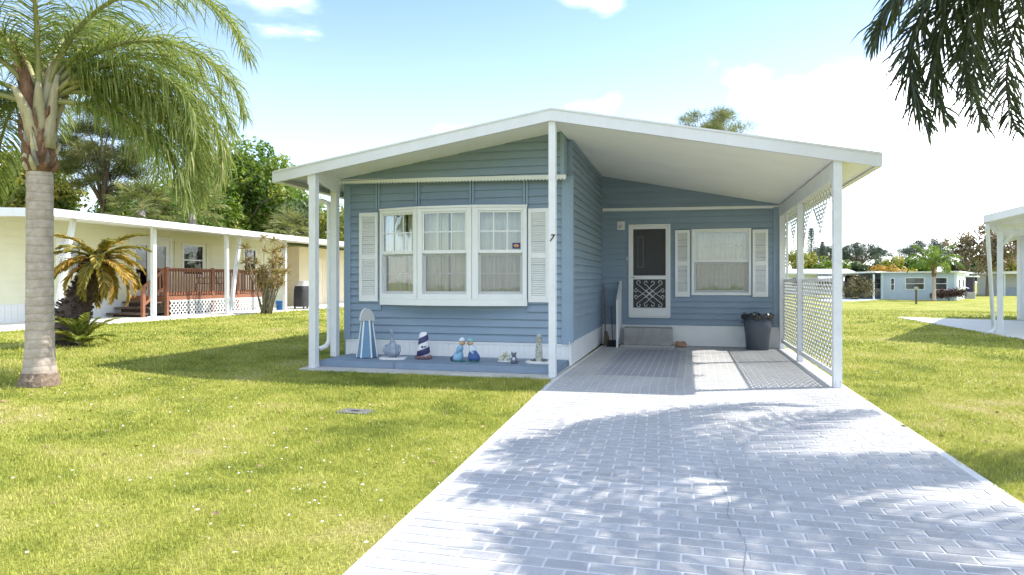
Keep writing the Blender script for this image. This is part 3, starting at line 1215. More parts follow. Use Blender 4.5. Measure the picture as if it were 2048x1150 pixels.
    skirt(fb, skb, 0.02, fb.len, 0.025, 0.435, WHITE, rib=0.3)
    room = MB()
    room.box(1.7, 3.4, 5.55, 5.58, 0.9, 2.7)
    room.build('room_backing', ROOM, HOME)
    wnd = sash_window(fb, 1.885, 3.065, 1.085, 2.465, 1.775, HOME, 'window', 0.05, 0.05, seed=7, colsn=3, sill=0.06)
    wnd['label'] = 'white framed window beside the door under the carport'
    shutter(fb, 1.55, 1.85, 1.05, 2.445, HOME, 'shutter between the door and the carport window')
    shutter(fb, 3.09, 3.39, 1.055, 2.43, HOME, 'shutter right of the carport window')

    # ---- storm door
    s0, s1, z0, z1 = 0.585, 1.455, 0.62, 2.585
    mb = MB()
    fb.box(mb, s0, s0 + 0.045, -0.06, 0.04, z0, z1)
    fb.box(mb, s1 - 0.045, s1, -0.06, 0.04, z0, z1)
    fb.box(mb, s0 + 0.045, s1 - 0.045, -0.06, 0.038, z1 - 0.045, z1)
    fb.box(mb, s0 + 0.02, s1 - 0.02, -0.06, 0.05, z0 - 0.02, z0 + 0.012)
    dr = mb.build('storm_door', WHITE, HOME, bevel=0.004)
    a, b = s0 + 0.047, s1 - 0.047
    lf = MB()
    fb.box(lf, a, a + 0.05, -0.01, 0.03, z0 + 0.016, z1 - 0.048)
    fb.box(lf, b - 0.05, b, -0.01, 0.03, z0 + 0.016, z1 - 0.048)
    fb.box(lf, a + 0.05, b - 0.05, -0.01, 0.029, z1 - 0.10, z1 - 0.048)
    fb.box(lf, a + 0.05, b - 0.05, -0.01, 0.029, 1.415, 1.495)
    fb.box(lf, a + 0.05, b - 0.05, -0.01, 0.029, z0 + 0.016, 0.80)
    lf.build('door_leaf', WHITE, dr, bevel=0.004)
    sc = MB()
    fb.box(sc, a + 0.05, b - 0.05, 0.003, 0.004, 0.80, 1.415)
    fb.box(sc, a + 0.05, b - 0.05, 0.003, 0.004, 1.495, z1 - 0.10)
    sc.build('screen', DSCREEN, dr)
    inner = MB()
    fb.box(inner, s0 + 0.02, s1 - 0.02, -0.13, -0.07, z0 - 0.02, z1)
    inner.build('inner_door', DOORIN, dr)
    li = MB()
    c0, c1, e0, e1 = 0.765, 0.90, 1.665, 2.33
    t = 0.022
    fb.box(li, c0, c0 + t, -0.07, -0.045, e0, e1)
    fb.box(li, c1 - t, c1, -0.07, -0.045, e0, e1)
    fb.box(li, c0 + t, c1 - t, -0.07, -0.046, e0, e0 + t)
    fb.box(li, c0 + t, c1 - t, -0.07, -0.046, e1 - t, e1)
    li.build('door_light', paint('door_light_frame', (0.55, 0.55, 0.56), 0.5), dr)
    gl = MB()
    fb.box(gl, c0 + t, c1 - t, -0.068, -0.06, e0 + t, e1 - t)
    gl.build('door_light_glass', paint('dark_glass', (0.012, 0.012, 0.014), 0.1), dr)
    kn = MB()
    k0 = fb.p(a + 0.028, 0.03, 1.455)
    kn.tube([k0, (k0[0], k0[1] - 0.05, k0[2])], [0.012, 0.012], 8)
    kn.tube([(k0[0] - 0.004, k0[1] - 0.05, k0[2]), (k0[0] + 0.07, k0[1] - 0.05, k0[2])], [0.009, 0.008], 8)
    kn.build('door_handle', paint('handle_grey', (0.35, 0.35, 0.36), 0.3, metal=0.8), dr)
    # scrolled grille of the lower half
    gx0, gx1, gz0, gz1 = a + 0.06, b - 0.06, 0.815, 1.405
    gw_, gh = gx1 - gx0, gz1 - gz0
    y_ = 5.2 - 0.018

    def gp(sx, sz):
        return (0.05 + gx0 + gw_ * sx, y_, gz0 + gh * sz)

    def scroll(cx, cz, r, start, turns, sgn):
        return [(cx + r * (1 - 0.62 * i / 14) * math.cos(start + sgn * turns * 2 * math.pi * i / 14), cz + r * (1 - 0.62 * i / 14) * math.sin(start + sgn * turns * 2 * math.pi * i / 14) * gw_ / gh) for i in range(15)]

    gr = MB()
    rr = 0.0055
    for mx in (0, 1):
        for mz in (0, 1):
            def tr_(pts):
                return [gp(1 - x if mx else x, 1 - z if mz else z) for x, z in pts]
            # diagonal rods of the crossed lozenge with curled ends
            pts = [(0.62, 0.36), (0.40, 0.58), (0.22, 0.76), (0.10, 0.86)] + scroll(0.17, 0.905, 0.075, math.pi * 1.1, 0.75, -1)
            gr.tube(tr_(pts), rr, 5, caps=False)
            pts = [(0.30, 0.50), (0.42, 0.62), (0.50, 0.70), (0.58, 0.80)] + scroll(0.60, 0.90, 0.07, -0.9, 0.7, 1)
            gr.tube(tr_(pts), rr, 5, caps=False)
            pts = [(0.30, 0.50), (0.16, 0.60), (0.07, 0.70), (0.04, 0.64)] + scroll(0.085, 0.60, 0.05, math.pi, 0.6, 1)
            gr.tube(tr_(pts), rr, 5, caps=False)
    fb.box(gr, gx0 - 0.01, gx1 + 0.01, 0.012, 0.022, gz0 - 0.012, gz0 - 0.002)
    gr.build('scroll_grille', WHITE, dr)
    # ---- wall light
    wl = MB()
    fb.box(wl, 0.345, 0.505, 0.0, 0.05, 2.475, 2.655)
    lt = wl.build('wall_light', WHITE, HOME, bevel=0.008)
    orn = MB()
    c = fb.p(0.425, 0.058, 2.555)
    for k in range(4):
        an = k * math.pi / 4 + 0.3
        orn.bar((c[0] - 0.07 * math.cos(an), c[1], c[2] - 0.07 * math.sin(an)), (c[0] + 0.07 * math.cos(an), c[1], c[2] + 0.07 * math.sin(an)), 0.014, 0.014)
    orn.blob((c[0] - 0.02, c[1] - 0.01, c[2] - 0.03), 0.03, 8)
    orn.build('ornament', paint('light_ornament', (0.6, 0.6, 0.58), 0.5), lt)
    bb = MB()
    fb.box(bb, 0.548, 0.566, 0.02, 0.035, 1.82, 1.90)
    bb.build('doorbell', WHITE, HOME)

    # ---- hidden flanks so that the home is solid from the side
    mb = MB()
    mb.box(-3.93, -3.88, 1.35, 15.0, 0.02, soffit(-3.93) - 0.01)
    mb.box(-3.93, 3.70, 15.0, 15.05, 0.02, 3.0)
    mb.box(3.65, 3.70, 5.29, 15.0, 0.02, soffit(3.70) - 0.01)
    mb.build('outer_wall', BLUE, HOME)

    # ---- roof
    xl, xr, yf, yb = -4.46, 4.18, -0.02, 15.3
    mb = MB()
    for x0, x1 in ((xl, RIDGE_X), (RIDGE_X, xr)):
        t0, t1 = roof_top(x0) - 0.012, roof_top(x1) - 0.012
        e = 1e-4
        u0, u1 = soffit(x0 + (e if x0 == RIDGE_X else 0)) + 0.02, soffit(x1 - (e if x1 == RIDGE_X else 0)) + 0.02
        mb.hexa([(x0, yf, u0), (x1, yf, u1), (x1, yb, u1), (x0, yb, u0), (x0, yf, t0), (x1, yf, t1), (x1, yb, t1), (x0, yb, t0)])
    rf = mb.build('roof', ROOFTOP, HOME)
    # soffit panels
    for x0, x1, sgn in ((xl + 0.03, RIDGE_X - 0.002, -1), (RIDGE_X + 0.002, xr - 0.02, 1)):
        yy = yf + 0.03
        while yy < 14.9:
            y2 = min(yy + 0.61, 15.0)
            m = MB()
            f = lambda x: soffit(x)
            m.hexa([(x0, yy + 0.0015, f(x0)), (x1, yy + 0.0015, f(x1)), (x1, y2 - 0.0015, f(x1)), (x0, y2 - 0.0015, f(x0)),
                    (x0, yy + 0.0015, f(x0) + 0.018), (x1, yy + 0.0015, f(x1) + 0.018), (x1, y2 - 0.0015, f(x1) + 0.018), (x0, y2 - 0.0015, f(x0) + 0.018)])
            m.build('soffit_panel', SOFFIT, rf)
            yy = y2
    # fascias
    H = 0.172
    for x0, x1, lb in ((xl - 0.01, RIDGE_X, 'left'), (RIDGE_X, xr + 0.01, 'right')):
        m = MB()
        a, b = roof_top(x0), roof_top(x1)
        m.hexa([(x0, yf - 0.03, a - H), (x1, yf - 0.03, b - H), (x1, yf, b - H), (x0, yf, a - H), (x0, yf - 0.03, a), (x1, yf - 0.03, b), (x1, yf, b), (x0, yf, a)])
        # drip lip along the top and return along the bottom
        m.hexa([(x0, yf - 0.042, a - 0.02), (x1, yf - 0.042, b - 0.02), (x1, yf - 0.03, b - 0.02), (x0, yf - 0.03, a - 0.02), (x0, yf - 0.042, a + 0.004), (x1, yf - 0.042, b + 0.004), (x1, yf - 0.03, b + 0.004), (x0, yf - 0.03, a + 0.004)])
        m.hexa([(x0, yf - 0.034, a - H - 0.006), (x1, yf - 0.034, b - H - 0.006), (x1, yf + 0.03, b - H - 0.006), (x0, yf + 0.03, a - H - 0.006), (x0, yf - 0.034, a - H + 0.006), (x1, yf - 0.034, b - H + 0.006), (x1, yf + 0.03, b - H + 0.006), (x0, yf + 0.03, a - H + 0.006)])
        m.build('fascia_board', FASCIA, rf)
    m = MB()
    a = roof_top(xr)
    m.box(xr, xr + 0.03, yf - 0.028, yb, a - H, a - 0.002)
    m.box(xr - 0.05, xr + 0.026, yf + 0.002, yb, a - H - 0.008, a - H + 0.004)
    m.build('fascia_board', FASCIA, rf)
    m = MB()
    a = roof_top(xl)
    m.box(xl - 0.03, xl, yf - 0.028, yb, a - H, a - 0.002)
    m.box(xl - 0.02, xl + 0.12, yf, yb, a - H - 0.004, a - H + 0.006)
    m.build('fascia_board', FASCIA, rf)

    # ---- posts, beams, downspout
    pl = post(HOME, -3.80, 0.03, 0.108, 0.03, soffit(-3.8) - 0.06)
    pl['label'] = 'front porch post at the left eave'
    p2 = post(HOME, -3.97, 0.98, 0.105, 0.10, soffit(-3.97) - 0.17)
    p2['label'] = 'porch post beside the front left corner of the wall'
    bm = MB()
    bm.hexa([(-3.79, 0.09, soffit(-3.78) - 0.2), (-3.75, 0.09, soffit(-3.78) - 0.2), (-3.91, 1.05, soffit(-3.9) - 0.26), (-3.95, 1.05, soffit(-3.9) - 0.26),
             (-3.79, 0.09, soffit(-3.78)), (-3.75, 0.09, soffit(-3.78)), (-3.91, 1.05, soffit(-3.9)), (-3.95, 1.05, soffit(-3.9))])
    bm.build('eave_beam', WHITE, HOME)
    bp = MB()
    bp.box(-3.88, -3.855, -0.02, 0.09, soffit(-3.8) - 0.25, soffit(-3.8) - 0.06)
    bp.build('post_bracket', WHITE, HOME)
    pm = post(HOME, -0.005, 0.03, 0.092, 0.022, 3.65)
    pm['label'] = 'tall middle porch post carrying the number 7'
    for y, w, lb in ((0.03, 0.095, 'front carport post at the driveway edge'), (2.9, 0.092, 'middle carport post of the lattice side'), (5.12, 0.10, 'carport post at the back wall')):
        o = post(HOME, 3.70, y, w, 0.02, soffit(3.70) - 0.0, bolts=(y < 1))
        o['label'] = lb
    st = MB().box(3.685, 3.725, 4.44, 4.48, 1.42, soffit(3.7) - 0.2)
    st.build('stud', POSTW, HOME)
    bm = MB()
    bm.box(3.655, 3.745, 0.08, 5.18, soffit(3.70) - 0.235, soffit(3.745) - 0.004)
    bm.build('carport_beam', WHITE, HOME, bevel=0.006)
    bm = MB()
    pts = [(-4.36, 1.0, soffit(-4.36) - 0.14), (-4.36, 1.0, soffit(-4.36) - 0.24), (-4.32, 1.0, soffit(-4.32) - 0.30), (-4.2, 1.0, soffit(-4.2) - 0.33), (-4.11, 1.0, soffit(-4.1) - 0.38), (-4.085, 1.0, soffit(-4.1) - 0.47), (-4.085, 1.0, 1.5), (-4.085, 1.0, 0.42),
           (-4.09, 0.99, 0.33), (-4.13, 0.96, 0.26), (-4.22, 0.92, 0.22)]
    bm.tube(pts, [0.045] * 11, 10)
    ds = bm.build('downspout', WHITE, HOME, smooth=True)
    for z in (0.9, 2.2):
        MB().box(-4.135, -4.02, 0.945, 0.965, z, z + 0.03).build('strap', WHITE, ds)

    # ---- number on the middle post
    cu = bpy.data.curves.new('house_number', 'FONT')
    cu.body = '7'
    cu.size = 0.135
    cu.extrude = 0.003
    cu.shear = 0.28
    cu.offset = 0.0015
    cu.align_x = 'CENTER'
    cu.materials.append(BLACK)
    tmp = bpy.data.objects.new('tmp_text', cu)
    COL.objects.link(tmp)
    bpy.context.view_layer.update()
    me = bpy.data.meshes.new_from_object(tmp.evaluated_get(bpy.context.evaluated_depsgraph_get()))
    bpy.data.objects.remove(tmp)
    no = obj('house_number', me, pm)
    no.location = (-0.012, 0.03 - 0.046 - 0.0075, 1.945)
    no.rotation_euler = (R(90), 0, 0)
    no['label'] = 'black number 7'
    return bow


build_home()


# ---- lattice of the carport side
def wavy_lattice(mb, y0, y1, z0, z1, x, keep=None, cell=0.20, hcell=0.118, w=0.029, t=0.006):
    """net of upright wavy strands that touch in turn: rows of long rounded diamonds"""
    n = int((y1 - y0) / (cell / 2)) + 1
    for k in range(n + 1):
        yc = y0 + k * cell / 2
        ph = math.pi * (k % 2)
        m = max(2, int((z1 - z0) / hcell * 8))
        prev = None
        for i in range(m + 1):
            z = z0 + (z1 - z0) * i / m
            s = math.sin(2 * math.pi * (z - z0) / hcell + ph)
            a = max(-1, min(1, 1.6 * s)) * cell * 0.25
            yy = yc + a
            ok = keep is None or keep(yy, z)
            yy = min(max(yy, y0), y1)
            cur = (yy, z)
            if prev and ok:
                (ya, za), (yb, zb) = prev, cur
                dy, dz = yb - ya, zb - za
                ln = math.hypot(dy, dz)
                ny, nz = dz / ln * w / 2, -dy / ln * w / 2
                mb.add([(x, ya - ny, za - nz), (x, ya + ny, za + nz), (x, yb + ny, zb + nz), (x, yb - ny, zb - nz),
                        (x + t, ya - ny, za - nz), (x + t, ya + ny, za + nz), (x + t, yb + ny, zb + nz), (x + t, yb - ny, zb - nz)],
                       [(0, 1, 2, 3), (7, 6, 5, 4), (0, 4, 5, 1), (3, 2, 6, 7), (1, 5, 6, 2), (0, 3, 7, 4)])
            prev = cur if ok else None


def build_lattice():
    rail = MB().box(3.685, 3.725, 0.08, 5.08, 0.135, 0.20)
    lr = rail.build('lattice_rail', WHITE, HOME, bevel=0.004)
    m = MB().box(3.69, 3.72, 0.085, 0.125, 0.20, 1.41)
    m.build('lattice_edge', WHITE, lr)
    for a, b in ((0.13, 2.85), (2.95, 5.06)):
        mb = MB()
        wavy_lattice(mb, a, b, 0.20, 1.42, 3.73)
        o = mb.build('lattice_panel', WHITE, HOME)
        o['kind'] = 'stuff'
        cap = MB()
        n = int((b - a) / 0.105)
        for k in range(n):
            y = a + (b - a) * (k + 0.5) / n
            cap.blob((3.732, y, 1.40), (0.006, 0.05, 0.028), 8)
        cap.build('scallop_edge', WHITE, o)
    # valance hung from the beam
    zt = soffit(3.745) - 0.236

    def prof(yl, L):
        t = abs(yl / L - 0.5) * 2            # 0 centre, 1 at a post
        if t < 0.42:
            k = t / 0.42
            return 2.06 + (2.50 - 2.06) * (1 - (1 - k) ** 1.4)
        k = (t - 0.42) / 0.58
        return 2.50 - (2.50 - 1.98) * k ** 2.2

    for a, b in ((0.02, 2.85), (2.95, 5.08)):
        mb = MB()
        wavy_lattice(mb, a, b, 1.95, zt + 0.02, 3.747, keep=lambda y, z, a=a, b=b: z > prof(y - a, b - a))
        # edging bead along the cut
        pts = []
        for i in range(60):
            y = a + (b - a) * i / 59
            pts.append((3.75, y, max(1.96, prof(y - a, b - a))))
        mb.tube(pts, 0.007, 5)
        o = mb.build('lattice_valance', WHITE, HOME)
        o['kind'] = 'stuff'


build_lattice()


# ------------------------------------------------------------------ hard standing
pad = MB()
pad.prism([(-3.98, -0.13), (0.03, -0.13), (0.045, 1.22), (-3.98, 1.22)], -0.05, 0.026)
o = pad.build('concrete_pad', CONC, bevel=0.006)
tag(o, 'thin grey concrete pad edging the lawn below the blue step', kind='structure')
stp = MB().box(-3.80, 0.012, 0.20, 1.235, 0.026, 0.125)
o = stp.build('porch_step', BLUESTEP, bevel=0.008)
tag(o, 'low blue grey painted step holding the garden ornaments', 'step')
MB().box(-2.53, -2.515, 0.192, 0.20, 0.03, 0.12).build('joint', CRACK, o)


# ------------------------------------------------------------------ things under the carport
def block_step():
    t = thing('concrete_step', 'worn grey concrete block step below the screen door', 'step', (1.05, 4.95, 0.02))
    m = MB().box(0.56, 1.55, 4.72, 5.165, 0.05, 0.41)
    m.build('block', STEPC, t, bevel=0.02)
    m = MB().box(0.50, 1.60, 4.66, 5.165, 0.02, 0.052)
    m.build('footing', CONC, t, bevel=0.01)


block_step()


def step_rail():
    t = thing('step_railing', 'narrow white lattice handrail panel beside the concrete step', 'railing', (0.50, 4.6, 0.02))
    x = 0.47
    y0, y1 = 4.42, 5.12
    m = MB()
    m.bar((x, y0, 0.02), (x, y0, 0.98), 0.04, 0.04)
    m.build('post', WHITE, t)
    m = MB()
    m.bar((x, y1, 0.30), (x, y1, 1.38), 0.04, 0.04)
    m.build('post', WHITE, t)
    m = MB()
    m.bar((x, y0 - 0.02, 0.98), (x, y1, 1.36), 0.045, 0.03)
    m.build('top_rail', WHITE, t)
    m = MB()
    m.bar((x, y0, 0.10), (x, y1, 0.44), 0.035, 0.03)
    m.build('bottom_rail', WHITE, t)
    m = MB()
    for k in range(-8, 16):
        for sg in (-1, 1):
            pts = []
            for i in range(2):
                pass
            # strips at 45 degrees clipped to the panel
            ya, za = y0, 0.10 + k * 0.085
            yb, zb = y1, za + sg * (y1 - y0)
            seg = []
            for i in range(25):
                f = i / 24
                y, z = ya + (yb - ya) * f, za + (zb - za) * f
                lo = 0.10 + 0.34 * (y - y0) / (y1 - y0)
                hi = 0.98 + 0.38 * (y - y0) / (y1 - y0)
                if lo <= z <= hi:
                    seg.append((x + sg * 0.004, y, z))
            if len(seg) > 1:
                m.bar(seg[0], seg[-1], 0.007, 0.026, up=(1, 0, 0))
    o = m.build('lattice', WHITE, t)
    o['kind'] = 'stuff'


step_rail()


def trash_can():
    x, y = 3.20, 4.78
    t = thing('trash_can', 'dark blue grey plastic trash can with a black bag over its rim', 'trash can', (x, y, 0.022))
    m = MB()
    m.lathe([(0.205, 0.0), (0.214, 0.01), (0.238, 0.33), (0.244, 0.34), (0.244, 0.37), (0.25, 0.38), (0.268, 0.66), (0.25, 0.66), (0.19, 0.05)], (x, y, 0.022), 28)
    b = m.build('body', BIN, t, smooth=True)
    rn = random.Random(4)
    V, F = [], []
    n = 44
    prof = [(0.245, 0.60), (0.258, 0.69), (0.28, 0.712), (0.30, 0.69), (0.298, 0.65), (0.29, 0.615)]
    for i, (r, z) in enumerate(prof):
        for k in range(n):
            a = 2 * math.pi * k / n
            w = 0.012 * math.sin(9 * a + i) + 0.008 * math.sin(17 * a + 2 * i) + rn.uniform(-0.007, 0.007)
            zz = z + (rn.uniform(-0.02, 0.012) + 0.018 * math.sin(5 * a) if i in (2, 5) else 0)
            V.append((x + (r + w) * math.cos(a), y + (r + w) * math.sin(a), 0.022 + zz))
    for i in range(len(prof) - 1):
        for k in range(n):
            k2 = (k + 1) % n
            F.append((i * n + k, i * n + k2, (i + 1) * n + k2, (i + 1) * n + k))
    MB().add(V, F).build('bag', BAG, t, smooth=False)
    for sg in (-1, 1):
        h = MB()
        h.tube([(x + sg * 0.255, y - 0.06, 0.56), (x + sg * 0.292, y - 0.05, 0.55), (x + sg * 0.292, y + 0.05, 0.55), (x + sg * 0.255, y + 0.06, 0.56)], 0.013, 6)
        h.build('handle', BIN, b)


trash_can()


def broom():
    t = thing('broom', 'wooden handled broom leaning in the corner by the side wall', 'broom', (0.16, 4.9, 0.02))
    m = MB()
    m.tube([(0.17, 4.93, 0.30), (0.12, 5.10, 1.32)], [0.012, 0.011], 8)
    m.build('handle', paint('broom_wood', (0.24, 0.14, 0.08), 0.6), t)
    m = MB()
    m.hexa([(0.13, 4.85, 0.022), (0.30, 4.87, 0.022), (0.30, 4.93, 0.022), (0.13, 4.91, 0.022), (0.15, 4.91, 0.32), (0.20, 4.91, 0.32), (0.20, 4.95, 0.32), (0.15, 4.95, 0.32)])
    m.build('bristles', paint('broom_straw', (0.16, 0.13, 0.09), 0.9, 0.3, 40, stretch=(1, 1, 0.1)), t)
    t = thing('dustpan', 'black long handled dustpan on the floor by the step railing', 'dustpan', (0.36, 4.72, 0.02))
    m = MB()
    m.hexa([(0.24, 4.55, 0.021), (0.45, 4.56, 0.021), (0.44, 4.76, 0.021), (0.25, 4.75, 0.021), (0.24, 4.55, 0.03), (0.45, 4.56, 0.03), (0.44, 4.76, 0.15), (0.25, 4.75, 0.15)])
    m.build('pan', BLACK, t, bevel=0.006)
    m = MB()
    m.tube([(0.345, 4.72, 0.13), (0.30, 4.95, 0.55), (0.27, 5.10, 0.85)], 0.008, 6)
    m.build('handle', paint('dark_metal', (0.10, 0.10, 0.10), 0.5), t)


broom()

rk = MB()
for k, (dx, dy, dz, r) in enumerate(((0, 0, 0.05, (0.13, 0.09, 0.06)), (-0.06, -0.02, 0.07, (0.07, 0.06, 0.055)), (0.05, 0.01, 0.075, (0.06, 0.06, 0.05)), (0.01, -0.05, 0.045, (0.09, 0.05, 0.04)))):
    rk.blob((1.72 + dx, 4.88 + dy, 0.018 + dz), r, 10, jit=0.13, seed=k)
o = rk.build('conch_shell', paint('shell_brown', (0.38, 0.22, 0.14), 0.7, 0.3, 14, 0.5, 30), smooth=False)
tag(o, 'rough brown shell lying at the foot of the back skirting', 'shell')


# ------------------------------------------------------------------ ornaments on the step
ZS = 0.125


def ornament_tower():
    x, y = -3.24, 0.72
    t = thing('wooden_tower', 'tall blue tapered wooden tower with white edge strips and arched grey cap', 'ornament', (x, y, ZS))
    blue = paint('tower_blue', (0.13, 0.245, 0.37), 0.55, 0.06, 6)
    n = 6
    r0, r1, h = 0.165, 0.085, 0.60
    for k in range(n):
        a0, a1 = 2 * math.pi * (k + 0.38) / n, 2 * math.pi * (k + 1.38) / n
        m = MB()
        p = [(r0, a0, 0), (r0, a1, 0), (r1, a1, h), (r1, a0, h)]
        vo = [(x + r * math.cos(a), y + r * math.sin(a), ZS + z + 0.012) for r, a, z in p]
        vi = [(x + (r - 0.015) * math.cos(a), y + (r - 0.015) * math.sin(a), ZS + z + 0.012) for r, a, z in p]
        m.add(vo + vi, [(0, 1, 2, 3), (7, 6, 5, 4), (0, 4, 5, 1), (1, 5, 6, 2), (2, 6, 7, 3), (3, 7, 4, 0)])
        m.build('side_board', blue, t)
        s = MB()
        s.bar((x + r0 * math.cos(a0), y + r0 * math.sin(a0), ZS + 0.01), (x + r1 * math.cos(a0), y + r1 * math.sin(a0), ZS + h + 0.012), 0.02, 0.02, up=(math.cos(a0), math.sin(a0), 0))
        s.build('edge_strip', WHITE, t)
    m = MB()
    m.lathe([(0.175, 0.0), (0.175, 0.012)], (x, y, ZS), 6)
    m.build('base', paint('tower_base', (0.05, 0.07, 0.11), 0.6), t)
    # arched cap: half round vault running front to back, turned a little
    pts = []
    for i in range(13):
        a = math.pi * i / 12
        pts.append((0.115 * math.cos(a), 0.20 * math.sin(a) * (1 - 0.08 * math.cos(a))))
    cap = MB()
    rot = Matrix.Rotation(R(34), 3, 'Z')
    V = []
    for yy in (-0.085, 0.085):
        for px_, pz in pts:
            q = rot @ Vector((px_, yy, 0))
            V.append((x + q.x, y + q.y, ZS + h + 0.008 + pz))
    n = len(pts)
    cap.add(V, [tuple(range(n)), tuple(reversed(range(n, 2 * n)))])
    cap.m = [0, 0]
    cap.add(V, [(k, n + k, n + k + 1, k + 1) for k in range(n - 1)] + [(0, n - 1, 2 * n - 1, n)], 1)
    cap.build('cap', [paint('cap_grey', (0.40, 0.41, 0.41), 0.7), WHITE], t)  # ends grey, vault white: its lit side is put into the colour


ornament_tower()

TILE = paint('white_tile', (0.72, 0.71, 0.69), 0.6, 0.06, 8, dirt=0.2)


def tile(t, x, y, w, d, rot, z=ZS):
    m = MB()
    rr = Matrix.Rotation(rot, 3, 'Z')
    pts = []
    for a, b in ((-1, -0.6), (-0.7, -1), (0.7, -1), (1, -0.6), (1, 0.6), (0.7, 1), (-0.7, 1), (-1, 0.6)):
        q = rr @ Vector((a * w / 2, b * d / 2, 0))
        pts.append((x + q.x, y + q.y))
    m.prism(pts, z, z + 0.03)
    m.build('white_base', TILE, t, bevel=0.005)


def ornament_bird():
    x, y = -2.74, 0.62
    g = paint('stone_blue_grey', (0.26, 0.31, 0.38), 0.6, 0.35, 9, 0.6, 40)
    t = thing('bird_statue', 'grey stone bird statue with raised neck on a white base', 'statue', (x, y, ZS))
    tile(t, x + 0.01, y, 0.42, 0.26, R(8))
    z = ZS + 0.03
    m = MB()
    m.lathe([(0.05, 0), (0.10, 0.03), (0.125, 0.09), (0.115, 0.15), (0.075, 0.20), (0.045, 0.235), (0.034, 0.28), (0.028, 0.34), (0.030, 0.38), (0.026, 0.41), (0.010, 0.445)], (x, y, z), 14, sq=(1, 0.85))
    m.v = [(a - max(0, (c - z - 0.2)) * 0.08, b, c) for a, b, c in m.v]
    m.build('body', g, t, smooth=True)
    for sg in (-1, 1):
        w = MB()
        w.blob((x + sg * 0.105, y - 0.01, z + 0.125), (0.03, 0.07, 0.085), 10)
        w.tube([(x + sg * 0.12, y, z + 0.19), (x + sg * 0.135, y - 0.03, z + 0.10), (x + sg * 0.09, y - 0.06, z + 0.04)], [0.02, 0.022, 0.008], 6)
        w.build('wing', g, t, smooth=True)
    b = MB()
    b.tube([(x - 0.014, y - 0.02, z + 0.405), (x + 0.035, y - 0.07, z + 0.36)], [0.014, 0.003], 6)
    b.build('beak', g, t, smooth=True)


ornament_bird()


def ornament_striped():
    x, y = -2.27, 0.78
    t = thing('striped_lighthouse', 'small lighthouse with spiral navy and white bands on reddish rocks', 'ornament', (x, y, ZS))
    navy = paint('lighthouse_navy', (0.035, 0.035, 0.11), 0.5, 0.1, 10)
    m, nt, b = _new('spiral_paint')
    tc = nt.nodes.new('ShaderNodeTexCoord')
    sp = nt.nodes.new('ShaderNodeSeparateXYZ')
    nt.links.new(tc.outputs['Object'], sp.inputs[0])
    at = nt.nodes.new('ShaderNodeMath')
    at.operation = 'ARCTAN2'
    nt.links.new(sp.outputs[1], at.inputs[0])
    nt.links.new(sp.outputs[0], at.inputs[1])
    sc_ = nt.nodes.new('ShaderNodeMath')
    sc_.operation = 'MULTIPLY'
    nt.links.new(at.outputs[0], sc_.inputs[0])
    sc_.inputs[1].default_value = -1 / (2 * math.pi)
    z_ = nt.nodes.new('ShaderNodeMath')
    z_.operation = 'MULTIPLY_ADD'
    nt.links.new(sp.outputs[2], z_.inputs[0])
    z_.inputs[1].default_value = 5.0
    nt.links.new(sc_.outputs[0], z_.inputs[2])
    fr_ = nt.nodes.new('ShaderNodeMath')
    fr_.operation = 'FRACT'
    ad_ = nt.nodes.new('ShaderNodeMath')
    ad_.operation = 'ADD'
    ad_.inputs[1].default_value = 1.15
    nt.links.new(z_.outputs[0], ad_.inputs[0])
    nt.links.new(ad_.outputs[0], fr_.inputs[0])
    gt = nt.nodes.new('ShaderNodeMath')
    gt.operation = 'GREATER_THAN'
    nt.links.new(fr_.outputs[0], gt.inputs[0])
    gt.inputs[1].default_value = 0.5
    c = mixc(nt, gt.outputs[0], (0.72, 0.72, 0.74), (0.035, 0.035, 0.11))
    nt.links.new(c, b.inputs['Base Color'])
    b.inputs['Roughness'].default_value = 0.5
    bd = MB()
    bd.lathe([(0.115, 0), (0.10, 0.12), (0.083, 0.25), (0.07, 0.35), (0.058, 0.385), (0.03, 0.40)], (0, 0, 0), 20)
    o = bd.build('tower', m, t, smooth=True)
    o.matrix_parent_inverse = Matrix.Identity(4)
    o.location = (0, 0, 0.035)
    rocks = MB()
    rn = random.Random(8)
    for k in range(16):
        a = 2 * math.pi * k / 16
        rocks.blob((x + 0.115 * math.cos(a), y + 0.115 * math.sin(a), ZS + 0.025), (rn.uniform(0.025, 0.04),) * 2 + (rn.uniform(0.022, 0.04),), 6, mi=k % 2, jit=0.15, seed=k)
    rocks.build('rock_base', [paint('rock_red', (0.28, 0.11, 0.07), 0.8, 0.3, 20), paint('rock_violet', (0.14, 0.12, 0.17), 0.8, 0.3, 20)], t)
    w = MB()
    w.lathe([(0.018, 0), (0.018, 0.012)], (0, 0, 0), 10)
    w.v = [(x + 0.02 + a, y - 0.098 - c * 1.0, ZS + 0.20 + b) for a, b, c in w.v]
    w.build('porthole', navy, t)
    w = MB()
    w.box(x + 0.045, x + 0.052, y - 0.09, y - 0.078, ZS + 0.185, ZS + 0.215)
    w.box(x + 0.065, x + 0.072, y - 0.08, y - 0.068, ZS + 0.185, ZS + 0.215)
    w.box(x + 0.052, x + 0.065, y - 0.086, y - 0.074, ZS + 0.208, ZS + 0.215)
    w.build('window', navy, t)


ornament_striped()


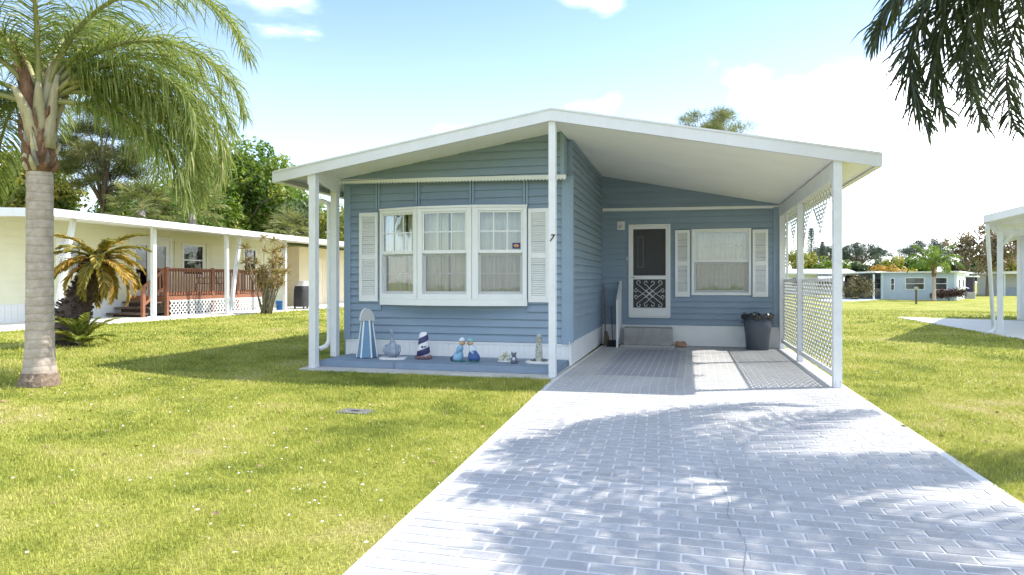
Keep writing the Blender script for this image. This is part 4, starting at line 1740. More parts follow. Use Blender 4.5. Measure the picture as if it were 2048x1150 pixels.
def kissing_child(x, y, sg, label, cols, skirt_):
    """leaning child figurine; sg = +1 leans to the right"""
    t = thing('child_figurine', label, 'figurine', (x, y, ZS), 'pair of kissing child figurines')
    top_c, bot_c, hat_c, hair_c = cols
    m = MB()
    m.blob((x, y, ZS + 0.012), (0.105, 0.075, 0.016), 12, jit=0.1, seed=2)
    m.build('grass_base', paint('figurine_green', (0.05, 0.20, 0.17), 0.7), t)
    m = MB()
    lean = lambda z: sg * 0.055 * (z / 0.3) ** 1.3
    if skirt_:
        m.lathe([(0.075, 0.02), (0.088, 0.05), (0.082, 0.10), (0.06, 0.15), (0.046, 0.175)], (x - sg * 0.02, y, ZS), 14)
    else:
        m.lathe([(0.085, 0.03), (0.098, 0.06), (0.088, 0.11), (0.062, 0.155), (0.05, 0.175)], (x - sg * 0.015, y, ZS), 14)
    m.v = [(a + lean(c - ZS), b, c) for a, b, c in m.v]
    m.build('trousers' if not skirt_ else 'dress', bot_c, t, smooth=True)
    m = MB()
    m.lathe([(0.05, 0.165), (0.058, 0.19), (0.054, 0.22), (0.036, 0.25), (0.022, 0.262)], (x - sg * 0.015, y, ZS), 12)
    m.v = [(a + lean(c - ZS), b, c) for a, b, c in m.v]
    m.build('jacket', top_c, t, smooth=True)
    m = MB()
    xs = x + lean(0.22)
    m.tube([(xs - sg * 0.01, y - 0.045, ZS + 0.225), (xs - sg * 0.015, y - 0.075, ZS + 0.18), (xs - sg * 0.05, y - 0.06, ZS + 0.135)], [0.02, 0.019, 0.013], 7)
    m.build('arm', top_c, t, smooth=True)
    skin = paint('figurine_skin', (0.55, 0.30, 0.20), 0.6)
    m = MB()
    xh = x + lean(0.29) + sg * 0.008
    m.blob((xh, y, ZS + 0.295), (0.042, 0.042, 0.045), 12)
    m.blob((xh + sg * 0.041, y, ZS + 0.292), 0.01, 6)
    hd = m.build('head', skin, t, smooth=True)
    m = MB()
    m.blob((xh - sg * 0.018, y, ZS + 0.300), (0.038, 0.044, 0.044), 10)
    m.build('hair', hair_c, hd, smooth=True)
    m = MB()
    m.lathe([(0.052, 0.322), (0.055, 0.33), (0.045, 0.35), (0.02, 0.372), (0.008, 0.378)], (xh - sg * 0.006, y, ZS), 12)
    m.build('cap', hat_c, hd, smooth=True)
    for q in (-1, 1):
        m = MB()
        m.blob((x + sg * 0.02 - sg * 0.04, y + q * 0.035, ZS + 0.03), (0.05, 0.022, 0.02), 8)
        m.build('shoe', paint('figurine_shoe', (0.50, 0.50, 0.50), 0.6), t, smooth=True)
    if skirt_:
        m = MB()
        m.tube([(x - sg * 0.07, y - 0.02, ZS + 0.10), (x - sg * 0.11, y - 0.03, ZS + 0.05), (x - sg * 0.095, y - 0.03, ZS + 0.015)], [0.012, 0.03, 0.026], 8)
        m.build('basket', paint('figurine_dark', (0.05, 0.06, 0.11), 0.6), t, smooth=True)


LB = paint('figurine_light_blue', (0.24, 0.42, 0.58), 0.5, 0.1, 20)
DB = paint('figurine_blue', (0.05, 0.10, 0.27), 0.5, 0.1, 20)
PB = paint('figurine_pale', (0.55, 0.66, 0.72), 0.5)
TL = paint('figurine_teal', (0.22, 0.42, 0.46), 0.5)
HB = paint('figurine_hair', (0.55, 0.42, 0.22), 0.7)
kissing_child(-1.60, 0.58, 1, 'kissing girl figurine in pale blue dress leaning right', (LB, LB, PB, HB), True)
kissing_child(-1.36, 0.58, -1, 'kissing boy figurine in dark blue trousers leaning left', (PB, DB, TL, HB), False)


def ornament_coral():
    x, y = -0.90, 0.78
    t = thing('coral_ornament', 'knobbly white coral lump between the children and the cat', 'ornament', (x, y, ZS))
    c = paint('coral_white', (0.62, 0.62, 0.52), 0.8, 0.25, 30, 0.6, 50)
    m = MB()
    m.prism([(x + 0.13 * math.cos(a) * 1.0, y + 0.08 * math.sin(a)) for a in [2 * math.pi * k / 12 for k in range(12)]], ZS, ZS + 0.02)
    m.build('base', TILE, t)
    m = MB()
    rn = random.Random(3)
    for k in range(46):
        a, e = rn.uniform(0, 6.28), rn.uniform(0.0, 1.45)
        r = rn.uniform(0.6, 1)
        p = (x + 0.115 * math.cos(a) * math.cos(e) * r, y + 0.075 * math.sin(a) * math.cos(e) * r, ZS + 0.03 + 0.125 * math.sin(e) * r)
        m.blob(p, rn.uniform(0.013, 0.026), 6, jit=0.2, seed=k)
    m.build('coral', c, t)


ornament_coral()


def ornament_cat():
    x, y = -0.70, 0.53
    t = thing('cat_figurine', 'small grey cat figurine with a white chest', 'figurine', (x, y, ZS))
    g = paint('cat_grey', (0.13, 0.14, 0.18), 0.5, 0.2, 20)
    m = MB()
    m.lathe([(0.045, 0), (0.052, 0.02), (0.056, 0.05), (0.046, 0.085), (0.028, 0.11), (0.024, 0.118)], (x, y, ZS), 12)
    m.build('body', g, t, smooth=True)
    m = MB()
    m.blob((x, y - 0.012, ZS + 0.138), (0.040, 0.034, 0.030), 12)
    h = m.build('head', g, t, smooth=True)
    for sg in (-1, 1):
        e = MB()
        e.lathe([(0.018, 0), (0.010, 0.02), (0.001, 0.036)], (x + sg * 0.030, y - 0.008, ZS + 0.152), 6)
        e.build('ear', g, h)
    m = MB()
    m.blob((x + 0.006, y - 0.040, ZS + 0.075), (0.024, 0.018, 0.032), 10)
    m.build('chest', paint('cat_white', (0.6, 0.6, 0.62), 0.6), t, smooth=True)
    m = MB()
    m.tube([(x + 0.045, y + 0.01, ZS + 0.02), (x + 0.075, y, ZS + 0.035), (x + 0.06, y - 0.03, ZS + 0.02)], [0.012, 0.012, 0.006], 6)
    m.build('tail', g, t, smooth=True)


ornament_cat()


def ornament_stone_lighthouse():
    x, y = -0.35, 0.70
    t = thing('stone_lighthouse', 'pale stone model lighthouse on a white base behind the middle post', 'ornament', (x, y, ZS))
    s = paint('model_stone', (0.42, 0.42, 0.36), 0.8, 0.35, 28, 0.7, 60)
    tile(t, x, y, 0.40, 0.26, R(-6))
    z = ZS + 0.03
    m = MB()
    m.lathe([(0.062, 0), (0.058, 0.08), (0.05, 0.2), (0.043, 0.30), (0.056, 0.305), (0.056, 0.32), (0.034, 0.322), (0.034, 0.37), (0.046, 0.375), (0.03, 0.40), (0.008, 0.425)], (x, y, z), 14)
    tw = m.build('tower', s, t, smooth=False)
    m = MB()
    for k in range(10):
        a = 2 * math.pi * k / 10
        m.tube([(x + 0.054 * math.cos(a), y + 0.054 * math.sin(a), z + 0.32), (x + 0.054 * math.cos(a), y + 0.054 * math.sin(a), z + 0.35)], 0.003, 4)
    m.tube([(x + 0.054 * math.cos(2 * math.pi * k / 16), y + 0.054 * math.sin(2 * math.pi * k / 16), z + 0.35) for k in range(17)], 0.003, 4)
    m.build('gallery_rail', s, tw)
    m = MB()
    for a_, zz in ((-1.3, 0.13), (-1.8, 0.22), (-1.2, 0.26), (-1.7, 0.06)):
        m.blob((x + 0.052 * math.cos(a_), y + 0.052 * math.sin(a_), z + zz), (0.008, 0.008, 0.012), 6)
    m.build('window', paint('model_dark', (0.04, 0.04, 0.05), 0.7), tw)
    m = MB()
    rn = random.Random(12)
    for k in range(22):
        a = rn.uniform(0, 6.28)
        r = rn.uniform(0.06, 0.115)
        m.blob((x + r * math.cos(a), y + r * 0.75 * math.sin(a), z + 0.012), (rn.uniform(0.015, 0.03), rn.uniform(0.015, 0.028), rn.uniform(0.012, 0.035)), 6, jit=0.2, seed=k)
    m.build('rocks', paint('model_rock', (0.16, 0.17, 0.16), 0.9, 0.4, 30), t)


ornament_stone_lighthouse()


# ------------------------------------------------------------------ neighbouring homes
def rot_frame(o, ang):
    """placing matrix for things built in their own axes"""
    return Matrix.Translation(o) @ Matrix.Rotation(ang, 4, 'Z')


def left_neighbour():
    GZ = 0.11
    yel = paint('pale_yellow_siding', (0.74, 0.72, 0.55), 0.6, 0.04, 1.5, 0.05, 60, rnd=0.02, dirt=0.1, dirtcol=(0.55, 0.52, 0.38))
    tan = paint('tan_wall', (0.66, 0.56, 0.40), 0.7, 0.05, 2)
    H = thing('yellow_mobile_home', 'long pale yellow mobile home with a white porch roof across the left lawn', 'house', (-17.6, 12, GZ))
    f = Frame((-17.6, 0.0), (-17.6, 20.4))
    door = (10.62, 12.56, 0.84, 3.0)
    w1 = (13.2, 14.4, 1.6, 2.85)
    w2 = (17.0, 17.9, 1.6, 2.85)
    w0 = (7.7, 8.6, 1.6, 2.7)
    holes = [door, w1, w2, w0]
    wall = wall_shell(f, 0, 20.4, GZ, 3.35, holes).build('wall', yel, H)
    lap_boards(f, wall, 0.0, 20.4, GZ + 0.58, 3.35, 0.225, yel, holes, seed=21, proud=0.02)
    sk = MB()
    f.box(sk, 0, 20.4, -0.03, -0.01, GZ, GZ + 0.57)
    sko = sk.build('skirting', WHITE, H)
    skirt(f, sko, 0.0, 10.6, GZ, GZ + 0.565, WHITE, rib=0.4)
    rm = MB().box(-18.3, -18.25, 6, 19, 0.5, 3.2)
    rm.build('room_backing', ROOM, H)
    # french doors
    m = MB()
    a, b, z0, z1 = door
    f.box(m, a - 0.06, a + 0.05, -0.05, 0.04, z0, z1 + 0.06)
    f.box(m, b - 0.05, b + 0.06, -0.05, 0.04, z0, z1 + 0.06)
    f.box(m, a + 0.05, b - 0.05, -0.05, 0.038, z1 - 0.05, z1 + 0.06)
    d = m.build('double_door', WHITE, H)
    mid = (a + b) / 2
    for lo, hi in ((a + 0.05, mid - 0.004), (mid + 0.004, b - 0.05)):
        g = MB()
        f.box(g, lo, lo + 0.19, -0.04, 0.01, z0, z1 - 0.05)
        f.box(g, hi - 0.19, hi, -0.04, 0.01, z0, z1 - 0.05)
        f.box(g, lo + 0.19, hi - 0.19, -0.04, 0.009, z1 - 0.30, z1 - 0.05)
        f.box(g, lo + 0.19, hi - 0.19, -0.04, 0.009, z0, z0 + 0.22)
        g.build('door_leaf', WHITE, d)
        g = MB()
        f.box(g, lo + 0.19, hi - 0.19, -0.02, -0.015, z0 + 0.22, z1 - 0.30)
        g.build('pane', GLASSL, d)
        g = MB()
        f.box(g, lo + 0.15, hi - 0.15, -0.12, -0.11, z0 + 0.2, z1 - 0.28)
        g.build('shade', paint('dark_shade', (0.09, 0.085, 0.12), 0.8), d)
    for (a, b, z0, z1), blind in ((w1, True), (w2, False), (w0, True)):
        m = MB()
        t = 0.06
        f.box(m, a - 0.05, a + t, -0.05, 0.03, z0 - 0.05, z1 + 0.05)
        f.box(m, b - t, b + 0.05, -0.05, 0.03, z0 - 0.05, z1 + 0.05)
        f.box(m, a + t, b - t, -0.05, 0.028, z1 - t, z1 + 0.05)
        f.box(m, a + t, b - t, -0.05, 0.028, z0 - 0.05, z0 + t)
        zc = (z0 + z1) / 2 + 0.0
        f.box(m, a + t, b - t, -0.04, 0.02, zc - 0.025, zc + 0.025)
        w = m.build('window', WHITE, H)
        g = MB()
        f.box(g, a + t, b - t, -0.02, -0.016, z0 + t, z1 - t)
        g.build('pane', GLASSL, w)
        if blind:
            g = MB()
            k = zc
            while k < z1 - t:
                f.box(g, a + t, b - t, -0.09, -0.06, k, k + 0.012)
                k += 0.045
            g.build('blind', paint('blind_tan', (0.42, 0.36, 0.27), 0.7), w)
    # plain raised panels on the porch wall seen as shutters
    for a, b, z0, z1 in ((9.95, 10.45, 1.6, 2.9), (12.75, 13.1, 1.5, 2.95), (14.55, 14.9, 1.5, 2.95)):
        m = MB()
        f.box(m, a, b, 0.0, 0.035, z0, z1)
        m.build('wall_panel', paint('cream_panel', (0.74, 0.70, 0.52), 0.6), H, bevel=0.01)
    # tan storage room at the far end
    fs_ = Frame((-16.9, 20.4), (-16.9, 27.0))
    m = MB()
    fs_.box(m, 0, 6.6, -2.0, 0.0, GZ, 3.1)
    st = m.build('storage_room', tan, H)
    m = MB()
    fs_.box(m, 1.25, 2.15, 0.0, 0.03, GZ + 0.02, 2.55)
    m.build('door', paint('tan_door', (0.70, 0.61, 0.47), 0.6), st)
    m = MB()
    fs_.box(m, 1.18, 1.25, 0.0, 0.045, GZ, 2.62)
    fs_.box(m, 2.15, 2.22, 0.0, 0.045, GZ, 2.62)
    fs_.box(m, 1.25, 2.15, 0.0, 0.045, 2.555, 2.62)
    m.build('door_frame', paint('tan_trim', (0.72, 0.64, 0.5), 0.6), st)
    # porch roof
    m = MB()
    m.hexa([(-18.4, 4.62, 3.36), (-14.36, 4.62, 3.16), (-14.36, 27.2, 3.14), (-18.4, 27.2, 3.36), (-18.4, 4.62, 3.44), (-14.36, 4.62, 3.27), (-14.36, 27.2, 3.25), (-18.4, 27.2, 3.44)])
    rf = m.build('porch_roof', SOFFIT, H)
    m = MB()
    m.box(-14.36, -14.32, 4.58, 27.2, 3.08, 3.295)
    m.box(-14.36, -14.24, 4.58, 27.2, 3.085, 3.10)
    m.box(-14.255, -14.24, 4.58, 27.2, 3.10, 3.18)
    m.build('gutter', FASCIA, rf)
    m = MB()
    m.hexa([(-18.35, 4.58, 3.17), (-14.36, 4.58, 3.08), (-14.36, 4.62, 3.08), (-18.35, 4.62, 3.17), (-18.35, 4.58, 3.45), (-14.36, 4.58, 3.29), (-14.36, 4.62, 3.29), (-18.35, 4.62, 3.45)])
    m.build('fascia_board', FASCIA, rf)
    m = MB()
    m.hexa([(-24, -0.3, 3.36), (-18.35, -0.3, 3.36), (-18.35, 27, 3.36), (-24, 27, 3.36), (-24, -0.3, 4.0), (-18.35, -0.3, 3.5), (-18.35, 27, 3.5), (-24, 27, 4.0)])
    m.hexa([(-18.35, -0.3, 3.36), (-17.2, -0.3, 3.34), (-17.2, 4.5, 3.34), (-18.35, 4.5, 3.36), (-18.35, -0.3, 3.5), (-17.2, -0.3, 3.44), (-17.2, 4.5, 3.44), (-18.35, 4.5, 3.5)])
    m.build('main_roof', ROOFTOP, H)
    m = MB().box(-23.9, -18.0, 0.0, 0.06, GZ, 3.36)
    m.build('end_wall', yel, H)
    # posts: single ones and leaning pairs
    def npost(p, q, w=0.13):
        m = MB()
        m.bar(p, q, w, w, up=(0, 1, 0))
        m.build('post', POSTW, H, bevel=0.006)
    for y in (8.62, 15.9, 19.6):
        npost((-14.75, y, GZ), (-14.75, y, 3.15))
    for y in (4.95, 12.15):
        npost((-14.72, y, GZ), (-14.72, y - 0.04, 3.15), 0.12)
        npost((-14.70, y + 0.14, GZ + 0.02), (-14.70, y + 0.72, 3.15), 0.12)
        MB().box(-14.80, -14.62, y - 0.08, y + 0.24, GZ, GZ + 0.02).build('foot_plate', WHITE, H)

    # ---- slab
    s = MB()
    s.prism([(-18.2, 1.8), (-14.78, 1.8), (-14.35, 14), (-13.9, 27.5), (-18.2, 27.5)], 0.0, GZ + 0.03)
    so = s.build('patio_slab', CONCW, bevel=0.01)
    tag(so, 'pale concrete patio strip along the yellow home', kind='structure')

    # ---- deck
    wood = paint('deck_stain', (0.25, 0.10, 0.055), 0.6, 0.18, 3, 0.1, 60, stretch=(1, 1, 1), rnd=0.06)
    dark = paint('old_step_wood', (0.13, 0.085, 0.06), 0.8, 0.3, 6, rnd=0.1)
    D = thing('wooden_deck', 'red brown wooden deck with balusters and white lattice skirting on the yellow home', 'deck', (-16.8, 13.5, GZ + 0.03))
    x0, x1, y0, y1, zf = -17.56, -15.95, 10.55, 16.4, 0.84
    n = 12
    for k in range(n):
        a = x0 + (x1 - x0) * k / n
        MB().box(a, a + (x1 - x0) / n - 0.008, y0, y1, zf - 0.04, zf).build('deck_plank', wood, D)
    m = MB()
    m.box(x1 - 0.04, x1, y0, y1, zf - 0.17, zf - 0.042)
    m.box(x0, x1 - 0.04, y0, y0 + 0.04, zf - 0.17, zf - 0.042)
    m.build('rim_joist', wood, D)
    fd = Frame((x1, y0), (x1, y1))
    npost_y = [y0 + 0.03, 12.95, 14.45, y1 - 0.05]
    for y in npost_y:
        MB().box(x1 - 0.10, x1 + 0.005, y - 0.05, y + 0.05, GZ + 0.03, zf + 1.04).build('newel', wood, D)
    top = MB()
    fd.box(top, -0.05, y1 - y0, -0.11, 0.03, zf + 0.97, zf + 1.01)
    top.build('top_rail', wood, D)
    for z in (zf + 0.06, zf + 0.88):
        r = MB()
        fd.box(r, 0.0, y1 - y0, -0.065, -0.025, z, z + 0.085)
        r.build('rail', wood, D)
    k = 0.14
    while k < y1 - y0:
        bl = MB()
        fd.box(bl, k, k + 0.035, -0.024, 0.012, zf + 0.02, zf + 0.97)
        bl.build('baluster', wood, D)
        k += 0.135
    # far end and near end rails
    for y, xa, xb in ((y1 - 0.05, x0, x1), (y0 + 0.03, x0 + 0.95, x1)):
        for z in (zf + 0.06, zf + 0.90):
            MB().box(xa, xb, y - 0.02, y + 0.02, z, z + 0.085).build('rail', wood, D)
        xx = xa + 0.1
        while xx < xb - 0.06:
            MB().box(xx, xx + 0.035, y - 0.045, y - 0.021, zf + 0.02, zf + 0.97).build('baluster', wood, D)
            xx += 0.135
    # dark soil-coloured sheet added over the slab so the lattice holes read as shade
    MB().box(x0, x1 - 0.06, y0 + 0.1, y1, GZ + 0.032, GZ + 0.045).build('deck_shade_sheet', paint('deck_shade_paint', (0.06, 0.05, 0.04), 0.95), D)
    # lattice skirting
    lf = Frame((x1 + 0.005, y0 + 0.12), (x1 + 0.005, y1))
    m = MB()
    step, wd = 0.18, 0.032
    z0, z1 = GZ + 0.05, zf - 0.18
    Hh = z1 - z0
    for sg in (1, -1):
        k = -Hh
        while k < lf.len:
            a = max(k, 0.0)
            b = min(k + Hh, lf.len)
            if b - a > 0.02:
                za = z0 + (a - k) if sg > 0 else z1 - (a - k)
                zb = z0 + (b - k) if sg > 0 else z1 - (b - k)
                d_ = 0.004 if sg > 0 else -0.004
                pa, pb = Vector(lf.p(a, d_, za)), Vector(lf.p(b, d_, zb))
                m.bar(pa, pb, wd, 0.006, up=(1, 0, 0))
            k += step
    lo = m.build('lattice_skirting', WHITE, D)
    lo['kind'] = 'stuff'
    m = MB()
    lf.box(m, 0, lf.len, -0.01, 0.014, z1, z1 + 0.03)
    lf.box(m, 0, lf.len, -0.01, 0.014, z0 - 0.03, z0)
    m.build('lattice_frame', WHITE, D)
    # steps down towards the near side
    for i in range(3):
        zt = zf - 0.19 * (i + 1)
        ya = y0 - 0.34 * (i + 1)
        MB().box(x0 + 0.0, x1 - 0.15, ya, ya + 0.33, zt - 0.05, zt).build('step_tread', dark, D)
        MB().box(x0 + 0.02, x1 - 0.17, ya + 0.28, ya + 0.30, zt - 0.19, zt - 0.05).build('step_riser', dark, D)
    yb_ = y0 - 1.05
    MB().box(x1 - 0.14, x1 - 0.04, yb_, yb_ + 0.1, GZ + 0.03, 1.16).build('newel', wood, D)
    for dz, hh in ((0.0, 0.09), (-0.62, 0.08)):
        m = MB()
        m.bar((x1 - 0.09, yb_ + 0.05, 1.16 + dz), (x1 - 0.09, y0 + 0.03, zf + 0.98 + dz), 0.04, hh)
        m.build('stair_rail', wood, D)
    for i in range(6):
        t = (i + 0.6) / 6.4
        y = yb_ + 0.05 + (y0 - yb_) * t
        z = 1.16 + (zf + 0.98 - 1.16) * t
        MB().box(x1 - 0.105, x1 - 0.075, y - 0.018, y + 0.018, z - 0.62, z - 0.02).build('baluster', wood, D)

    # ---- patio chair on the deck: dark scrolled iron
    iron = paint('dark_iron', (0.03, 0.03, 0.035), 0.5)
    for cx, cyy, lb in ((-16.45, 13.0, 'dark iron patio chair on the deck near its middle newel'), (-16.45, 14.0, 'dark iron patio chair on the deck behind the leaning porch posts')):
        t = thing('patio_chair', lb, 'chair', (cx, cyy, zf), 'iron chairs on the deck')
        m = MB().box(cx - 0.22, cx + 0.22, cyy - 0.22, cyy + 0.22, zf + 0.42, zf + 0.45)
        m.build('seat', iron, t)
        for sx in (-0.2, 0.2):
            for sy in (-0.2, 0.2):
                m = MB()
                m.tube([(cx + sx, cyy + sy, zf), (cx + sx * 0.95, cyy + sy * 0.95, zf + 0.42)], 0.014, 5)
                m.build('leg', iron, t)
        m = MB()
        for k in range(5):
            yy = cyy - 0.2 + 0.1 * k
            m.tube([(cx - 0.22, yy, zf + 0.44), (cx - 0.26, yy + 0.03, zf + 0.65), (cx - 0.28, yy, zf + 0.9)], 0.01, 4)
        m.tube([(cx - 0.28, cyy - 0.22, zf + 0.9), (cx - 0.29, cyy, zf + 0.97), (cx - 0.28, cyy + 0.22, zf + 0.9)], 0.013, 5)
        m.build('backrest', iron, t)
        m = MB()
        for sy in (-0.22, 0.22):
            m.tube([(cx - 0.25, cyy + sy, zf + 0.65), (cx, cyy + sy, zf + 0.68), (cx + 0.2, cyy + sy, zf + 0.64), (cx + 0.2, cyy + sy, zf + 0.44)], 0.012, 5)
        m.build('armrest', iron, t)

    # ---- covered grill
    gx, gy = -14.75, 17.5
    t = thing('covered_grill', 'grill under a grey and black fabric cover at the patio end', 'grill', (gx, gy, GZ + 0.03))
    cg = paint('cover_light', (0.33, 0.32, 0.31), 0.8, 0.08, 5)
    cb = paint('cover_black', (0.035, 0.035, 0.038), 0.7, 0.1, 5)
    z = GZ + 0.03
    V = []
    for (hx, hy, zz) in ((0.30, 0.62, 0.10), (0.31, 0.64, 0.45), (0.29, 0.60, 0.85), (0.27, 0.55, 1.02), (0.20, 0.36, 1.22), (0.10, 0.32, 1.25)):
        V.append((hx, hy, zz))
    m = MB()
    n = 20
    pts = []
    for (hx, hy, zz) in V:
        for k in range(n):
            a = 2 * math.pi * k / n
            c, s_ = math.cos(a), math.sin(a)
            e = 0.45
            wob = 1 + 0.02 * math.sin(5 * a + zz * 7)
            pts.append((gx + hx * math.copysign(abs(c) ** e, c) * wob, gy + hy * math.copysign(abs(s_) ** e, s_) * wob, z + zz))
    fcs, mi = [], []
    for i in range(len(V) - 1):
        for k in range(n):
            k2 = (k + 1) % n
            fcs.append((i * n + k, i * n + k2, (i + 1) * n + k2, (i + 1) * n + k))
            mi.append(1 if (pts[i * n + k][1] < gy - 0.30 and i < 3) else 0)
    fcs.append(tuple(range((len(V) - 1) * n, len(V) * n)))
    mi.append(0)
    m.add(pts, fcs)
    m.m = mi
    m.build('cover', [cg, cb], t)
    for sx in (-0.22, 0.22):
        for sy in (-0.5, 0.5):
            w = MB()
            w.lathe([(0.05, -0.02), (0.05, 0.02)], (0, 0, 0), 10)
            w.v = [(gx + sx + c, gy + sy + a, z + 0.05 + b) for a, b, c in w.v]
            w.build('wheel', BLACK, t)
            MB().box(gx + sx - 0.015, gx + sx + 0.015, gy + sy - 0.015, gy + sy + 0.015, z + 0.05, z + 0.2).build('leg', BLACK, t)
    # ---- blue bucket
    bx, by = -15.1, 16.05
    m = MB()
    m.lathe([(0.13, 0.0), (0.17, 0.36), (0.18, 0.36), (0.18, 0.39), (0.155, 0.39), (0.12, 0.03)], (bx, by, GZ + 0.03), 18)
    o = m.build('blue_bucket', paint('bucket_blue', (0.03, 0.17, 0.46), 0.45), smooth=True)
    tag(o, 'blue plastic bucket behind the dracaena on the patio', 'bucket')
    m = MB()
    m.tube([(bx - 0.18, by, GZ + 0.40), (bx - 0.14, by - 0.10, GZ + 0.30), (bx, by - 0.19, GZ + 0.27), (bx + 0.14, by - 0.10, GZ + 0.30), (bx + 0.18, by, GZ + 0.40)], 0.006, 5)
    m.build('handle', paint('wire_grey', (0.4, 0.4, 0.4), 0.4, metal=0.8), o)


left_neighbour()


def right_neighbour():
    T = thing('carport', 'white carport with a braced post standing at the right edge of the lawn', 'carport', (9.7, 10.75, 0.02))
    pale = paint('pale_blue_white', (0.70, 0.73, 0.78), 0.55, 0.03, 3)
    M = rot_frame((8.66, 8.8, 0.0), R(-24))

    def W(mb):
        mb.v = [tuple(M @ Vector(p)) for p in mb.v]
        return mb
    zt = lambda x: 2.94 + 0.235 * min(x, 3.5) - (0.235 * (x - 3.5) if x > 3.5 else 0)
    m = MB()
    for a, b in ((0.0, 3.5), (3.5, 7.0)):
        m.hexa([(a, 0, zt(a) - 0.09), (b, 0, zt(b) - 0.09), (b, 12, zt(b) - 0.09), (a, 12, zt(a) - 0.09), (a, 0, zt(a) - 0.01), (b, 0, zt(b) - 0.01), (b, 12, zt(b) - 0.01), (a, 12, zt(a) - 0.01)])
    rf = W(m).build('roof', SOFFIT, T)
    for a, b in ((-0.02, 3.5), (3.5, 7.0)):
        m = MB()
        m.hexa([(a, -0.04, zt(a) - 0.18), (b, -0.04, zt(b) - 0.18), (b, 0, zt(b) - 0.18), (a, 0, zt(a) - 0.18), (a, -0.04, zt(a)), (b, -0.04, zt(b)), (b, 0, zt(b)), (a, 0, zt(a))])
        W(m).build('fascia_board', FASCIA, rf)
    W(MB().box(-0.04, 0, -0.038, 12, zt(0) - 0.18, zt(0) - 0.002)).build('fascia_board', FASCIA, rf)
    W(MB().box(0.16, 7.0, 2.16, 2.26, 2.72, 2.86)).build('beam', WHITE, T)
    W(MB().box(0.12, 0.25, 2.14, 2.27, 0.02, 2.72)).build('post', POSTW, T, bevel=0.006)
    m = MB()
    m.bar((0.22, 2.20, 2.28), (0.55, 2.20, 2.72), 0.07, 0.07, up=(0, 1, 0))
    W(m).build('brace', POSTW, T)
    W(MB().box(6.6, 6.73, 2.14, 2.27, 0.02, 2.72)).build('post', POSTW, T)
    m = MB()
    m.tube([(0.03, 0.12, 2.76), (0.03, 0.17, 2.62), (0.06, 1.9, 0.25), (0.06, 1.92, 0.14), (0.0, 1.85, 0.07), (-0.1, 1.7, 0.05)], 0.045, 8)
    W(m).build('downspout', POSTW, T, smooth=True)
    S = thing('storage_shed', 'pale blue white shed wall under the carport at the right edge', 'shed', (13.1, 18, 0.02))
    A, B = M @ Vector((0.34, 10.2, 0)), M @ Vector((4.2, 10.2, 0))
    f = Frame((A.x, A.y), (B.x, B.y))
    w = W(MB().box(0.36, 4.2, 10.21, 13.4, 0.0, 3.12)).build('wall', pale, S)
    lap_boards(f, w, 0.05, 3.8, 0.55, 3.1, 0.255, pale, seed=9, proud=0.014, name='wall_panel')
    m = MB()
    f.box(m, 0.0, 3.8, -0.02, 0.012, 0.02, 0.54)
    m.build('lower_panel', pale, S)
    m = MB()
    f.box(m, -0.03, 0.06, -0.02, 0.025, 0.02, 3.1)
    m.build('corner_board', WHITE, S)
    m = MB()
    m.hexa([(0.06, 9.9, 3.06), (4.3, 9.9, 3.2), (4.3, 13.5, 3.2), (0.06, 13.5, 3.06), (0.06, 9.9, 3.18), (4.3, 9.9, 3.34), (4.3, 13.5, 3.34), (0.06, 13.5, 3.18)])
    W(m).build('roof', WHITE, S)
    s = MB().prism([(9.47, 8.87), (9.6, 8.3), (16.5, 5.2), (18.5, 10), (18.5, 15), (13.2, 17.3), (9.55, 18.9)], -0.05, 0.02)
    so = s.build('neighbour_driveway', CONCW, bevel=0.006)
    tag(so, 'bright white concrete driveway under the right carport', kind='structure')


right_neighbour()


